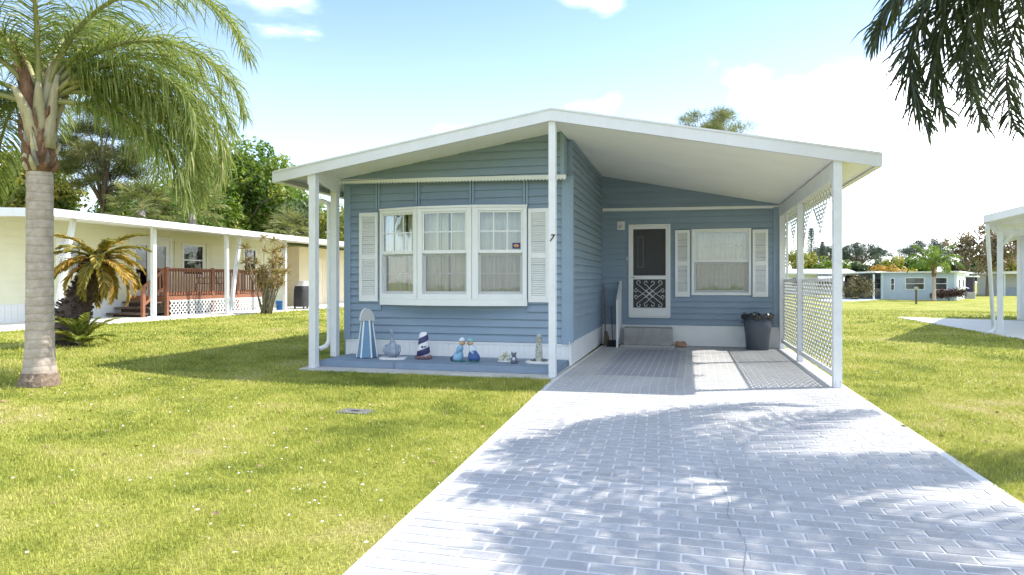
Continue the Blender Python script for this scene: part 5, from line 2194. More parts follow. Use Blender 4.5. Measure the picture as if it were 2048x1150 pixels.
def far_homes():
    GZ = -0.5
    lb = paint('powder_blue_wall', (0.46, 0.54, 0.61), 0.6, 0.05, 1.5)
    lbd = paint('powder_blue_trim', (0.62, 0.72, 0.76), 0.6, 0.05, 1.5)
    sunw = paint('white_and_sunlit_wall', (0.76, 0.77, 0.76), 0.6, 0.04, 1.2)
    dk = paint('dark_screen_room', (0.045, 0.035, 0.06), 0.6)
    M = rot_frame((27.0, 64.0, GZ), R(-24))

    def W(mb):
        mb.v = [tuple(M @ Vector(p)) for p in mb.v]
        return mb
    H = thing('powder_blue_home', 'small powder blue home with a flat carport beyond the right lawn', 'house', tuple(M @ Vector((-4, 0, 0))))
    W(MB().box(-6.4, 0, 0, 0.15, 0, 2.75)).build('front_wall', lb, H)
    W(MB().box(-0.15, 0, 0.15, 14, 0, 2.75)).build('side_wall', sunw, H)  # side of the blue home painted white to carry its sunlit look
    W(MB().box(-6.4, -6.25, 0.15, 14, 0, 2.75)).build('end_wall', lb, H)
    W(MB().box(-9.6, -6.4, 5.0, 5.15, 0, 2.7)).build('carport_wall', lb, H)
    m = MB()
    m.hexa([(-6.6, -0.3, 2.70), (0.3, -0.3, 2.70), (0.3, 14, 2.70), (-6.6, 14, 2.70), (-6.6, -0.3, 2.80), (0.3, -0.3, 2.85), (0.3, 14, 2.85), (-6.6, 14, 2.80)])
    W(m).build('roof', WHITE, H)
    m = MB()
    m.hexa([(-10.6, -2.6, 2.55), (-6.5, -2.6, 2.72), (-6.5, 8, 2.72), (-10.6, 8, 2.55), (-10.6, -2.6, 2.72), (-6.5, -2.6, 2.86), (-6.5, 8, 2.86), (-10.6, 8, 2.72)])
    cr = W(m).build('carport_roof', WHITE, H)
    for x, y in ((-10.2, -2.3), (-10.2, 0.6), (-6.7, -2.3), (-9.4, 4.6)):
        W(MB().box(x - 0.07, x + 0.07, y - 0.07, y + 0.07, 0, 2.6)).build('post', WHITE, H)
    for x, y in ((-10.2, -2.3), (-10.2, 0.6)):
        b = MB()
        b.bar((x, y, 2.2), (x + 0.5, y, 2.6), 0.07, 0.07, up=(0, 1, 0))
        W(b).build('brace', WHITE, H)
    W(MB().box(-10.0, -9.9, 0.6, 7.5, 0.1, 2.5)).build('dark_screen', dk, H)
    for a, b, z0, z1 in ((-8.2, -7.0, 1.0, 2.2), (-5.6, -5.2, 0.9, 2.2), (-4.3, -2.6, 1.0, 2.25), (-1.9, -0.7, 1.0, 2.25)):
        y = 4.98 if a < -6.5 else -0.03
        w = W(MB().box(a, b, y, y + 0.05, z0, z1)).build('window', WHITE, H)
        W(MB().box(a + 0.08, b - 0.08, y - 0.008, y, z0 + 0.08, (z0 + z1) / 2 - 0.03)).build('pane', GLASSL, w)
        W(MB().box(a + 0.08, b - 0.08, y - 0.008, y, (z0 + z1) / 2 + 0.03, z1 - 0.08)).build('pane', GLASSL, w)
    for x in (-0.06, -6.34):
        W(MB().box(x - 0.12, x + 0.12, -0.05, 0.0, 0, 2.7)).build('corner_board', lbd, H)
    for y0, y1, z0, z1 in ((2.0, 3.2, 1.2, 2.1), (6.0, 7.2, 1.2, 2.1)):
        w = W(MB().box(0.0, 0.05, y0, y1, z0, z1)).build('window', WHITE, H)
        W(MB().box(0.05, 0.06, y0 + 0.1, y1 - 0.1, z0 + 0.1, z1 - 0.1)).build('pane', GLASSL, w)
        aw = MB()
        aw.hexa([(0.02, y0 - 0.1, z0 + 0.1), (0.5, y0 - 0.1, z0 - 0.1), (0.5, y1 + 0.1, z0 - 0.1), (0.02, y1 + 0.1, z0 + 0.1), (0.02, y0 - 0.1, z0 + 0.14), (0.5, y0 - 0.1, z0 - 0.06), (0.5, y1 + 0.1, z0 - 0.06), (0.02, y1 + 0.1, z0 + 0.14)])
        W(aw).build('awning', paint('awning_grey', (0.4, 0.42, 0.46), 0.6), w)
    W(MB().box(0.0, 0.7, 9.8, 11.4, 0.5, 2.3)).build('screened_porch', dk, H)
    W(MB().box(0.0, 1.0, 9.6, 13.2, 2.3, 2.45)).build('porch_roof', WHITE, H)
    W(MB().box(0.1, 0.9, 8.7, 9.5, 0, 0.7)).build('air_conditioner', paint('ac_grey', (0.3, 0.3, 0.3), 0.6), H)
    s = MB()
    dn = lambda p: (M @ Vector((p[0], p[1], 0)))
    pts = [dn(p) for p in ((-11.2, -9.5), (-7.2, -9.5), (-6.4, -2.5), (-6.4, 5), (-10.4, 5), (-10.4, -2.5))]
    s.prism([(p.x, p.y) for p in pts], GZ - 0.1, GZ + 0.03)
    o = s.build('far_driveway', paint('blue_white_concrete', (0.62, 0.68, 0.72), 0.8, 0.05, 1))
    tag(o, 'pale bluish driveway before the powder blue home', kind='structure')
    # letter box on a post
    t = thing('mailbox', 'brown wooden post with a small box on the far lawn', 'mailbox', (20.0, 52.0, GZ + 0.02))
    br = paint('post_brown', (0.12, 0.08, 0.06), 0.8)
    MB().box(19.94, 20.06, 51.94, 52.06, GZ, GZ + 1.15).build('post', br, t)
    m = MB()
    m.lathe([(0.13, -0.22), (0.13, 0.22)], (0, 0, 0), 12)
    m.v = [(20.0 + a, 52.0 + c, GZ + 1.27 + b) for a, b, c in m.v]
    m.build('box', paint('box_grey', (0.35, 0.33, 0.3), 0.6), t)
    # white home far left of the gap
    H = thing('white_home', 'distant white mobile home with a long awning behind the lattice', 'house', (17, 90, GZ))
    MB().box(8, 23.2, 90, 94, GZ, 2.4).build('wall', sunw, H)
    m = MB()
    m.hexa([(7.6, 89.0, 2.3), (24.0, 89.0, 2.3), (24.0, 95, 2.3), (7.6, 95, 2.3), (7.6, 89.0, 2.6), (24.0, 89.0, 2.5), (24.0, 95, 3.1), (7.6, 95, 3.1)])
    r = m.build('roof', WHITE, H)
    m = MB()
    m.hexa([(19.0, 87.0, 1.35), (24.2, 87.0, 1.35), (24.2, 90, 2.2), (19.0, 90, 2.2), (19.0, 87.0, 1.42), (24.2, 87.0, 1.42), (24.2, 90, 2.28), (19.0, 90, 2.28)])
    m.build('awning', WHITE, H)
    for k in range(6):
        x = 19.2 + 0.9 * k
        w = MB().box(x, x + 0.7, 89.9, 89.98, 0.6, 1.7).build('window', paint('dark_pane', (0.05, 0.06, 0.07), 0.2), H)
        MB().box(x - 0.04, x, 87.1, 87.16, GZ, 1.4).build('post', WHITE, H)
    for a in (10.0, 13.0, 16.0):
        MB().box(a, a + 1.3, 89.9, 89.98, 0.7, 1.8).build('window', paint('dark_pane', (0.05, 0.06, 0.07), 0.2), H)
    # grey home behind the right carport
    H = thing('grey_home', 'distant grey home glimpsed past the right carport post', 'house', (45, 90, GZ))
    MB().box(40.5, 52, 90, 96, GZ, 2.3).build('wall', paint('grey_wall', (0.45, 0.44, 0.42), 0.7), H)
    MB().box(40.5, 52, 89.9, 90, GZ, 0.6).build('skirting', paint('grey_blue_skirt', (0.32, 0.36, 0.42), 0.7), H)
    MB().box(40, 52.5, 88.5, 96.5, 2.3, 2.6).build('roof', WHITE, H)
    for x in (40.8, 42.5, 44.2):
        MB().box(x, x + 0.14, 88.6, 88.74, GZ, 2.3).build('post', lbd, H)


far_homes()


# ------------------------------------------------------------------ vegetation
def unit(a):
    return a / np.maximum(np.linalg.norm(a, axis=-1, keepdims=True), 1e-9)


def ribbons(P0, D0, L, W, droop, rg, segs=3):
    """bent tapering leaflets: base points, directions, lengths, widths -> verts, tris"""
    n = len(P0)
    nodes, dirs = [P0], [D0]
    p, d = P0.copy(), D0.copy()
    for k in range(segs):
        p = p + d * (L / segs)[:, None]
        nodes.append(p)
        d = unit(d + np.array([0, 0, -1.0]) * (droop * (0.6 + 0.5 * k))[:, None])
        dirs.append(d)
    rndv = rg.normal(0, 1, (n, 3))
    V = []
    for k in range(segs):
        s = unit(np.cross(dirs[k], rndv)) * (W * [0.7, 1.0, 0.75, 0.5, 0.4][k] / 2)[:, None]
        V += [nodes[k] - s, nodes[k] + s]
    V.append(nodes[segs])
    m = 2 * segs + 1
    V = np.stack(V, 1).reshape(-1, 3)
    b = (np.arange(n) * m)[:, None]
    fs = []
    for k in range(segs - 1):
        fs += [b + np.array([[2 * k, 2 * k + 1, 2 * k + 3]]), b + np.array([[2 * k, 2 * k + 3, 2 * k + 2]])]
    fs.append(b + np.array([[2 * segs - 2, 2 * segs - 1, 2 * segs]]))
    F = np.concatenate(fs, 1).reshape(-1, 3)
    return V, F, m


def frond(parent, p0, az, el, L, bend, mat, rmat, leaf_len=0.6, n=120, droop=0.5, width=0.03, seed=0, spread=0.5, r0=0.035, start=0.14, power=1.2, plume=0.35, var=(0.5, 0.16), name='frond'):
    """pinnate palm leaf: part mesh of leaflets, sub-part rachis"""
    rg = np.random.default_rng(seed)
    N = 26
    h = np.array([math.cos(az), math.sin(az), 0])
    pts = [np.array(p0, float)]
    for i in range(N):
        t = (i + 0.5) / N
        e = el - bend * t ** power
        pts.append(pts[-1] + (h * math.cos(e) + np.array([0, 0, 1.0]) * math.sin(e)) * L / N)
    pts = np.array(pts)
    tt = np.linspace(start, 0.995, n)
    tt = np.repeat(tt, 2) + rg.uniform(-0.004, 0.004, 2 * n)
    tt = np.clip(tt, 0, 0.999)
    sg = np.tile([1.0, -1.0], n)
    idx = np.minimum((tt * N).astype(int), N - 1)
    fr_ = tt * N - idx
    P0 = pts[idx] * (1 - fr_)[:, None] + pts[idx + 1] * fr_[:, None]
    T = unit(pts[idx + 1] - pts[idx])
    S = np.array([-math.sin(az), math.cos(az), 0])[None, :] * sg[:, None]
    Nn = unit(np.cross(T, S) * sg[:, None])
    Nn[Nn[:, 2] < 0] *= -1
    prof = np.clip(np.sin(np.pi * np.clip(0.12 + 0.80 * tt, 0, 1)) ** 0.7, 0.25, 1)
    D = unit(S * (1 - spread * 0.5) + T * (spread + 0.5 * tt[:, None] ** 3) + Nn * rg.normal(0.05, plume, 2 * n)[:, None])
    Ls = leaf_len * prof * rg.uniform(0.8, 1.12, 2 * n)
    V, F, m = ribbons(P0, D, Ls, np.full(2 * n, width) * (0.6 + 0.4 * prof), np.full(2 * n, droop) * rg.uniform(0.7, 1.3, 2 * n), rg)
    vv = np.repeat(np.clip(rg.normal(var[0], var[1], 2 * n), 0, 1), m)
    o = obj(name, np_mesh(name, V, F, mat, vv), parent)
    mb = MB()
    mb.tube(pts.tolist(), [r0 * (1 - 0.9 * k / N) + 0.003 for k in range(N + 1)], 6)
    mb.build('rachis', rmat, o, smooth=True)
    return pts[-1]


def leaf_cloud(centers, radii, per, size, rg, vbase=None, shell=0.55, up=0.3, aspect=0.55, stretch=None):
    n = len(centers)
    C = np.repeat(np.asarray(centers, float), per, 0)
    Rr = np.repeat(np.asarray(radii, float), per, 0)
    N = n * per
    d = unit(rg.normal(0, 1, (N, 3)))
    r = (rg.uniform(shell ** 3, 1, N)) ** (1 / 3)
    if Rr.ndim == 1:
        off = d * (r * Rr)[:, None]
    else:
        off = d * r[:, None] * Rr
    P = C + off
    nrm = unit(d + rg.normal(0, 0.7, (N, 3)) + np.array([0, 0, up]))
    a = unit(np.cross(nrm, rg.normal(0, 1, (N, 3))))
    b = np.cross(nrm, a)
    s = size * rg.uniform(0.6, 1.35, N)
    la, lb = a * (s / 2)[:, None], b * (s * aspect / 2)[:, None]
    V = np.stack([P - la, P - lb + la * 0.15, P + la, P + lb + la * 0.15], 1).reshape(-1, 3)
    F = (np.arange(N) * 4)[:, None] + np.array([[0, 1, 2, 3]])
    vb = np.full(n, 0.5) if vbase is None else np.asarray(vbase)
    var = np.clip(np.repeat(vb, per) + rg.normal(0, 0.13, N), 0, 1)
    return V, F, np.repeat(var, 4)


def needle_cloud(centers, radii, per, length, width, rg, vbase=None, up=0.25):
    n = len(centers)
    N = n * per
    C = np.repeat(np.asarray(centers, float), per, 0)
    Rr = np.repeat(np.asarray(radii, float), per, 0)
    d = unit(rg.normal(0, 1, (N, 3)) * np.array([1, 1, 0.75]))
    P = C + d * (Rr * rg.uniform(0.1, 0.95, N))[:, None] * np.array([1, 1, 0.7])
    D = unit(d + rg.normal(0, 0.45, (N, 3)) + np.array([0, 0, up]))
    s = unit(np.cross(D, rg.normal(0, 1, (N, 3)))) * (width / 2)
    L = length * rg.uniform(0.6, 1.2, N)
    V = np.stack([P - s, P + s, P + D * L[:, None]], 1).reshape(-1, 3)
    F = (np.arange(N) * 3)[:, None] + np.array([[0, 1, 2]])
    vb = np.full(n, 0.5) if vbase is None else np.asarray(vbase)
    var = np.clip(np.repeat(vb, per) + rg.normal(0, 0.14, N), 0, 1)
    return V, F, np.repeat(var, 3)


BARK = paint('bark_brown', (0.16, 0.12, 0.09), 0.9, 0.25, 4, 0.8, 18, stretch=(1, 1, 0.25))
BARKG = paint('bark_grey', (0.26, 0.23, 0.20), 0.9, 0.2, 4, 0.6, 18)


def ell_points(c, r, n, rg, lo=0.45, zmin=-0.8):
    out = []
    while len(out) < n:
        d = rg.normal(0, 1, 3)
        d /= np.linalg.norm(d)
        if d[2] < zmin:
            continue
        k = rg.uniform(lo ** 3, 1) ** (1 / 3)
        out.append(np.array(c) + d * k * np.array(r))
    return np.array(out)


def tree(name, label, base, crown_c, crown_r, mat, nclump=60, per=70, leaf=0.22, seed=0, trunk_r=0.2, bark=None, group=None, needles=False, cr=0.28,
         lobes=1, cat='tree', zmin=-0.7, lo=0.45, limbs=12, aspect=0.55, nl=0.35, nw=0.02):
    rg = np.random.default_rng(seed)
    t = thing(name, label, cat, base, group)
    if lobes > 1:
        cs = []
        lc = ell_points(crown_c, np.array(crown_r) * 0.62, lobes, rg, 0.6, zmin)
        for c in lc:
            cs.append(ell_points(c, np.array(crown_r) * rg.uniform(0.32, 0.5), max(3, nclump // lobes), rg, lo, -1))
        cs = np.concatenate(cs)
    else:
        cs = ell_points(crown_c, crown_r, nclump, rg, lo, zmin)
    rad = np.mean(crown_r) * cr * rg.uniform(0.6, 1.25, len(cs))
    vb = np.clip(rg.normal(0.5, 0.17, len(cs)), 0.05, 0.95)
    if needles:
        V, F, va = needle_cloud(cs, rad, per, nl, nw, rg, vb)
    else:
        V, F, va = leaf_cloud(cs, rad, per, leaf, rg, vb, aspect=aspect)
    obj('crown', np_mesh('crown', V, F, mat, va), t)
    mb = MB()
    b, c = np.array(base, float), np.array(crown_c, float)
    fork = b + (c - b) * 0.55 + rg.normal(0, 0.12, 3) * np.array([1, 1, 0])
    top = c + np.array([0, 0, crown_r[2] * 0.3])
    mid = (b + fork) / 2 + rg.normal(0, 0.08, 3) * np.array([1, 1, 0])
    mb.tube([b - np.array([0, 0, 0.1]), b + np.array([0, 0, 0.15]), mid, fork, (fork + top) / 2, top], [trunk_r * 1.5, trunk_r * 1.1, trunk_r * 0.9, trunk_r * 0.75, trunk_r * 0.4, trunk_r * 0.1], 8)
    order = rg.permutation(len(cs))[:limbs]
    for i in order:
        e = cs[i]
        k = rg.uniform(0.0, 1.0)
        s = fork + (top - fork) * k * 0.6
        m_ = (s + e) / 2 + np.array([0, 0, 0.1 * np.linalg.norm(e - s)]) + rg.normal(0, 0.1, 3)
        mb.tube([s, m_, e], [trunk_r * 0.42 * (1 - 0.5 * k), trunk_r * 0.24, trunk_r * 0.07], 5)
    mb.build('trunk', bark or BARK, t, smooth=True)
    return t


# leaf palettes: dark to light
G_QUEEN = leafmat('queen_palm_leaf', [(0.0, (0.08, 0.12, 0.028)), (0.4, (0.17, 0.23, 0.055)), (0.75, (0.31, 0.345, 0.10)), (1.0, (0.52, 0.47, 0.22))], 0.4, 0.5)
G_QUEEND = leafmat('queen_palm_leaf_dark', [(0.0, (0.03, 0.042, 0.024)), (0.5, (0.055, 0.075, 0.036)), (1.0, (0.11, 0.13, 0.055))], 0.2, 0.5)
G_SAGO = leafmat('cycad_leaf', [(0.0, (0.13, 0.12, 0.02)), (0.4, (0.28, 0.24, 0.035)), (0.7, (0.46, 0.30, 0.06)), (1.0, (0.55, 0.28, 0.07))], 0.25)
G_PUP = leafmat('cycad_pup_leaf', [(0.0, (0.08, 0.12, 0.02)), (0.5, (0.2, 0.24, 0.04)), (1.0, (0.38, 0.32, 0.07))], 0.3)
G_BROAD = leafmat('broad_leaf', [(0.0, (0.05, 0.095, 0.018)), (0.4, (0.12, 0.20, 0.035)), (0.75, (0.22, 0.29, 0.05)), (1.0, (0.34, 0.32, 0.07))], 0.42)
G_YEL = leafmat('yellow_leaf', [(0.0, (0.09, 0.12, 0.025)), (0.4, (0.21, 0.245, 0.045)), (0.75, (0.34, 0.32, 0.06)), (1.0, (0.46, 0.32, 0.08))], 0.4)
G_DARK = leafmat('dark_leaf', [(0.0, (0.03, 0.05, 0.022)), (0.5, (0.075, 0.115, 0.04)), (0.85, (0.15, 0.19, 0.07)), (1.0, (0.34, 0.34, 0.26))], 0.3)
G_PINE = leafmat('pine_needle', [(0.0, (0.045, 0.06, 0.02)), (0.5, (0.10, 0.12, 0.035)), (1.0, (0.22, 0.21, 0.07))], 0.25)
G_PINEL = leafmat('pale_pine_needle', [(0.0, (0.10, 0.12, 0.04)), (0.5, (0.20, 0.22, 0.075)), (1.0, (0.34, 0.33, 0.13))], 0.35)  # paler needle tones than the other pines
G_PINEF = leafmat('hazed_pine_needle', [(0.0, (0.05, 0.07, 0.06)), (0.5, (0.09, 0.12, 0.085)), (1.0, (0.15, 0.18, 0.11))], 0.2)  # distance haze is mixed into these needle colours
G_ORANGE = leafmat('orange_leaf', [(0.0, (0.16, 0.13, 0.03)), (0.4, (0.30, 0.22, 0.05)), (0.8, (0.50, 0.30, 0.07)), (1.0, (0.56, 0.36, 0.09))], 0.35)
G_PINK = leafmat('reddish_leaf', [(0.0, (0.09, 0.085, 0.05)), (0.4, (0.19, 0.165, 0.08)), (0.75, (0.33, 0.24, 0.16)), (1.0, (0.46, 0.34, 0.30))], 0.3)
G_BUSH = leafmat('bush_leaf', [(0.0, (0.07, 0.065, 0.03)), (0.5, (0.17, 0.15, 0.07)), (1.0, (0.3, 0.24, 0.12))], 0.3)
G_REDD = leafmat('dark_red_leaf', [(0.0, (0.03, 0.015, 0.015)), (0.5, (0.07, 0.035, 0.03)), (1.0, (0.13, 0.08, 0.06))], 0.2)
G_FUCH = leafmat('pink_flower', [(0.0, (0.2, 0.05, 0.08)), (0.5, (0.5, 0.1, 0.2)), (1.0, (0.6, 0.2, 0.3))], 0.3)
G_FAN = leafmat('fan_leaf', [(0.0, (0.07, 0.09, 0.025)), (0.5, (0.18, 0.20, 0.06)), (1.0, (0.36, 0.33, 0.14))], 0.3)
G_DRAC = leafmat('dracaena_leaf', [(0.0, (0.12, 0.10, 0.03)), (0.5, (0.27, 0.21, 0.07)), (1.0, (0.45, 0.30, 0.14))], 0.3)
RACHIS = paint('rachis_green', (0.30, 0.29, 0.12), 0.5, 0.15, 5)
RACHISD = paint('rachis_dark', (0.07, 0.07, 0.04), 0.5, 0.15, 5)


def trunk_material():
    m, nt, b = _new('palm_trunk')
    v = coords(nt, (1, 1, 1))
    wv = nt.nodes.new('ShaderNodeTexWave')
    wv.bands_direction = 'Z'
    wv.inputs['Scale'].default_value = 2.9
    wv.inputs['Distortion'].default_value = 3.2
    wv.inputs['Detail'].default_value = 3
    wv.inputs['Detail Scale'].default_value = 0.7
    nt.links.new(v, wv.inputs['Vector'])
    n = noise_node(nt, 9, 6, 0.65, v)
    c1 = ramp(nt, n, [(0.25, (0.32, 0.255, 0.21)), (0.5, (0.44, 0.365, 0.31)), (0.75, (0.58, 0.50, 0.43))])
    f = ramp(nt, wv.outputs['Fac'], [(0.0, (0.42,) * 3), (0.08, (0.06,) * 3), (0.25, (0, 0, 0))])
    c = mixc(nt, f, c1, (0.20, 0.15, 0.12))
    nt.links.new(c, b.inputs['Base Color'])
    b.inputs['Roughness'].default_value = 0.85
    mu = nt.nodes.new('ShaderNodeMath')
    mu.operation = 'MULTIPLY_ADD'
    nt.links.new(wv.outputs['Fac'], mu.inputs[0])
    mu.inputs[1].default_value = 0.35
    nt.links.new(n, mu.inputs[2])
    bp = nt.nodes.new('ShaderNodeBump')
    bp.inputs['Strength'].default_value = 0.55
    bp.inputs['Distance'].default_value = 0.02
    nt.links.new(mu.outputs[0], bp.inputs['Height'])
    nt.links.new(bp.outputs[0], b.inputs['Normal'])
    return m


PTRUNK = trunk_material()
FIBRE = paint('palm_fibre', (0.22, 0.12, 0.075), 0.9, 0.5, 14, 1.0, 30, stretch=(1, 1, 0.35), dirt=0.7, dirtcol=(0.10, 0.05, 0.035), dscale=9, fine=0.3)
SHEATH = paint('leaf_sheath', (0.46, 0.41, 0.27), 0.7, 0.2, 5, 0.3, 30, stretch=(1, 1, 0.25), dirt=0.85, dirtcol=(0.24, 0.13, 0.08), dscale=5)
CAM_AZ = R(14.6)          # picture right, measured from +x


def queen_palm(base, label, zc, trunk_r, fronds, mat, rmat, seed=0, cat='palm tree', leaf_len=0.65, width=0.03, n=130, group=None, sheaths=9, name='queen_palm'):
    rn = random.Random(seed)
    t = thing(name, label, cat, base, group)
    bx, by, bz = base
    H = zc - bz
    mb = MB()
    prof = []
    K = 46
    for i in range(K + 1):
        f = i / K
        r = trunk_r * (1.0 + 0.42 * math.exp(-f * 11) + 0.015 * math.sin(i * 2.1)) * (1 - 0.06 * f)
        prof.append((r, -0.06 + (H * 0.78 + 0.06) * f))
    mb.lathe(prof, base, 22, jitter=0.02, seed=seed)
    mb.build('trunk', PTRUNK, t, smooth=True)
    # crumbled bark at the foot
    mb = MB()
    mb.lathe([(trunk_r * 1.50, -0.05), (trunk_r * 1.45, 0.02), (trunk_r * 1.36, 0.06), (trunk_r * 1.30, 0.09)], base, 30, jitter=0.05, seed=seed + 4)
    mb.v = [(a, b, c + (rn.uniform(-0.03, 0.03) if c > bz + 0.03 else 0)) for a, b, c in mb.v]
    mb.build('bark_foot', paint('crumbled_bark', (0.22, 0.16, 0.12), 0.95, 0.4, 25, 1.0, 40), t)
    # fibre collar and old leaf bases
    z0 = bz + H * 0.735
    mb = MB()
    mb.lathe([(trunk_r * 0.99, -0.1), (trunk_r * 1.12, 0.02), (trunk_r * 1.2, 0.14), (trunk_r * 1.18, 0.28), (trunk_r * 1.05, 0.45), (trunk_r * 0.7, 0.7), (trunk_r * 0.35, 0.95)], (bx, by, z0), 24, jitter=0.09, seed=seed + 1)
    mb.build('fibre_collar', FIBRE, t, smooth=True)
    for k in range(sheaths):
        a = k * 2.4 + rn.uniform(-0.2, 0.2)
        h0 = z0 + 0.20 + 0.04 * k
        r1 = trunk_r * (1.0 - 0.05 * k)
        ou = rn.uniform(0.10, 0.34)
        ln = rn.uniform(0.55, 1.0)
        c, s = math.cos(a), math.sin(a)
        pts, rad = [], []
        for i in range(6):
            f = i / 5
            rr = r1 * 0.72 + ou * f ** 1.6
            pts.append((bx + rr * c, by + rr * s, h0 + ln * f))
            rad.append(0.085 * (1 - f) ** 0.8 * trunk_r / 0.17 + 0.026)
        m = MB()
        m.tube(pts, rad, 7)
        m.build('leaf_sheath', FIBRE if k % 3 == 1 else SHEATH, t, smooth=True)
    stub = MB()
    for k in range(110 if sheaths > 5 else 0):
        a = rn.uniform(0, 6.283)
        h0 = z0 + rn.uniform(-0.08, 0.6)
        rr = trunk_r * (1.06 - 0.5 * (h0 - z0))
        d = Vector((math.cos(a), math.sin(a), 0))
        p = Vector((bx, by, h0)) + d * rr * 0.85
        q = p + d * rn.uniform(0.04, 0.13) + Vector((rn.uniform(-0.03, 0.03), rn.uniform(-0.03, 0.03), rn.uniform(0.08, 0.34)))
        q = q if k % 2 else p + d * 0.05 + Vector((0, 0, rn.uniform(0.05, 0.14)))
        stub.tube([p, p.lerp(q, 0.55) + d * 0.02, q], [rn.uniform(0.03, 0.05), rn.uniform(0.018, 0.035), 0.006], 5, mi=(0, 0, 1, 0, 2)[k % 5])
    if stub.v:
        o = stub.build('old_leaf_bases', [FIBRE, SHEATH, BARKG], t)
        o['kind'] = 'stuff'
    for i, (az, el, L, bend, dr) in enumerate(fronds):
        a = CAM_AZ + R(az)
        p0 = (bx + 0.08 * math.cos(a), by + 0.08 * math.sin(a), zc - 0.15 + rn.uniform(-0.12, 0.1))
        frond(t, p0, a, R(el), L, R(bend), mat, rmat, leaf_len, n, dr, width, seed * 50 + i, r0=0.036, var=(rn.uniform(0.40, 0.62), 0.16))
    return t


# big palm left: azimuths are counter-clockwise from picture right (90 = away)
queen_palm((-6.11, -2.60, 0.11), 'large queen palm with ringed grey trunk at the left front lawn', 3.85, 0.153, [
    (-6, 78, 3.8, 152, 0.8), (6, 26, 2.7, 138, 1.2), (22, 14, 2.6, 110, 1.2), (14, 42, 3.1, 150, 1.1),
    (2, 52, 2.7, 152, 1.0), (36, 36, 2.7, 132, 1.0), (44, 62, 3.1, 140, 0.8), (66, 74, 3.0, 115, 0.7),
    (95, 78, 2.9, 95, 0.6), (120, 58, 3.0, 125, 0.7), (150, 66, 3.0, 135, 0.7), (178, 35, 2.7, 130, 0.9), (196, 24, 2.5, 120, 1.0), (215, 55, 2.9, 135, 0.8),
    (240, 78, 2.9, 105, 0.7), (300, 82, 2.8, 95, 0.7), (4, 2, 2.4, 86, 1.1), (80, 40, 2.8, 130, 0.8), (20, 66, 3.2, 148, 0.8), (168, 10, 2.2, 95, 1.1), (140, 25, 2.6, 110, 0.9)],
    G_QUEEN, RACHIS, seed=3, n=220, leaf_len=0.72, width=0.0155)

# palm right of the frame whose fronds hang into the picture and shade the driveway
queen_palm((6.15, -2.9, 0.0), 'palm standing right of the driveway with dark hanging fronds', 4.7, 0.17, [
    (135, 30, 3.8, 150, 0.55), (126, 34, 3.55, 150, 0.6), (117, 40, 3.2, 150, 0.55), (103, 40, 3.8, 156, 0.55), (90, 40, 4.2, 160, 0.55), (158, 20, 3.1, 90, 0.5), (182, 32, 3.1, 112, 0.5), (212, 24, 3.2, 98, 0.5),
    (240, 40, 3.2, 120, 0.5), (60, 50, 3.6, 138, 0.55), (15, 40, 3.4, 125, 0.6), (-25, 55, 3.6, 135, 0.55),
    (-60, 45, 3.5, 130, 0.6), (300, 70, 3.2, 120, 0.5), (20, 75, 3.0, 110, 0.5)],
    G_QUEEND, RACHISD, seed=9, n=190, leaf_len=0.66, width=0.027)


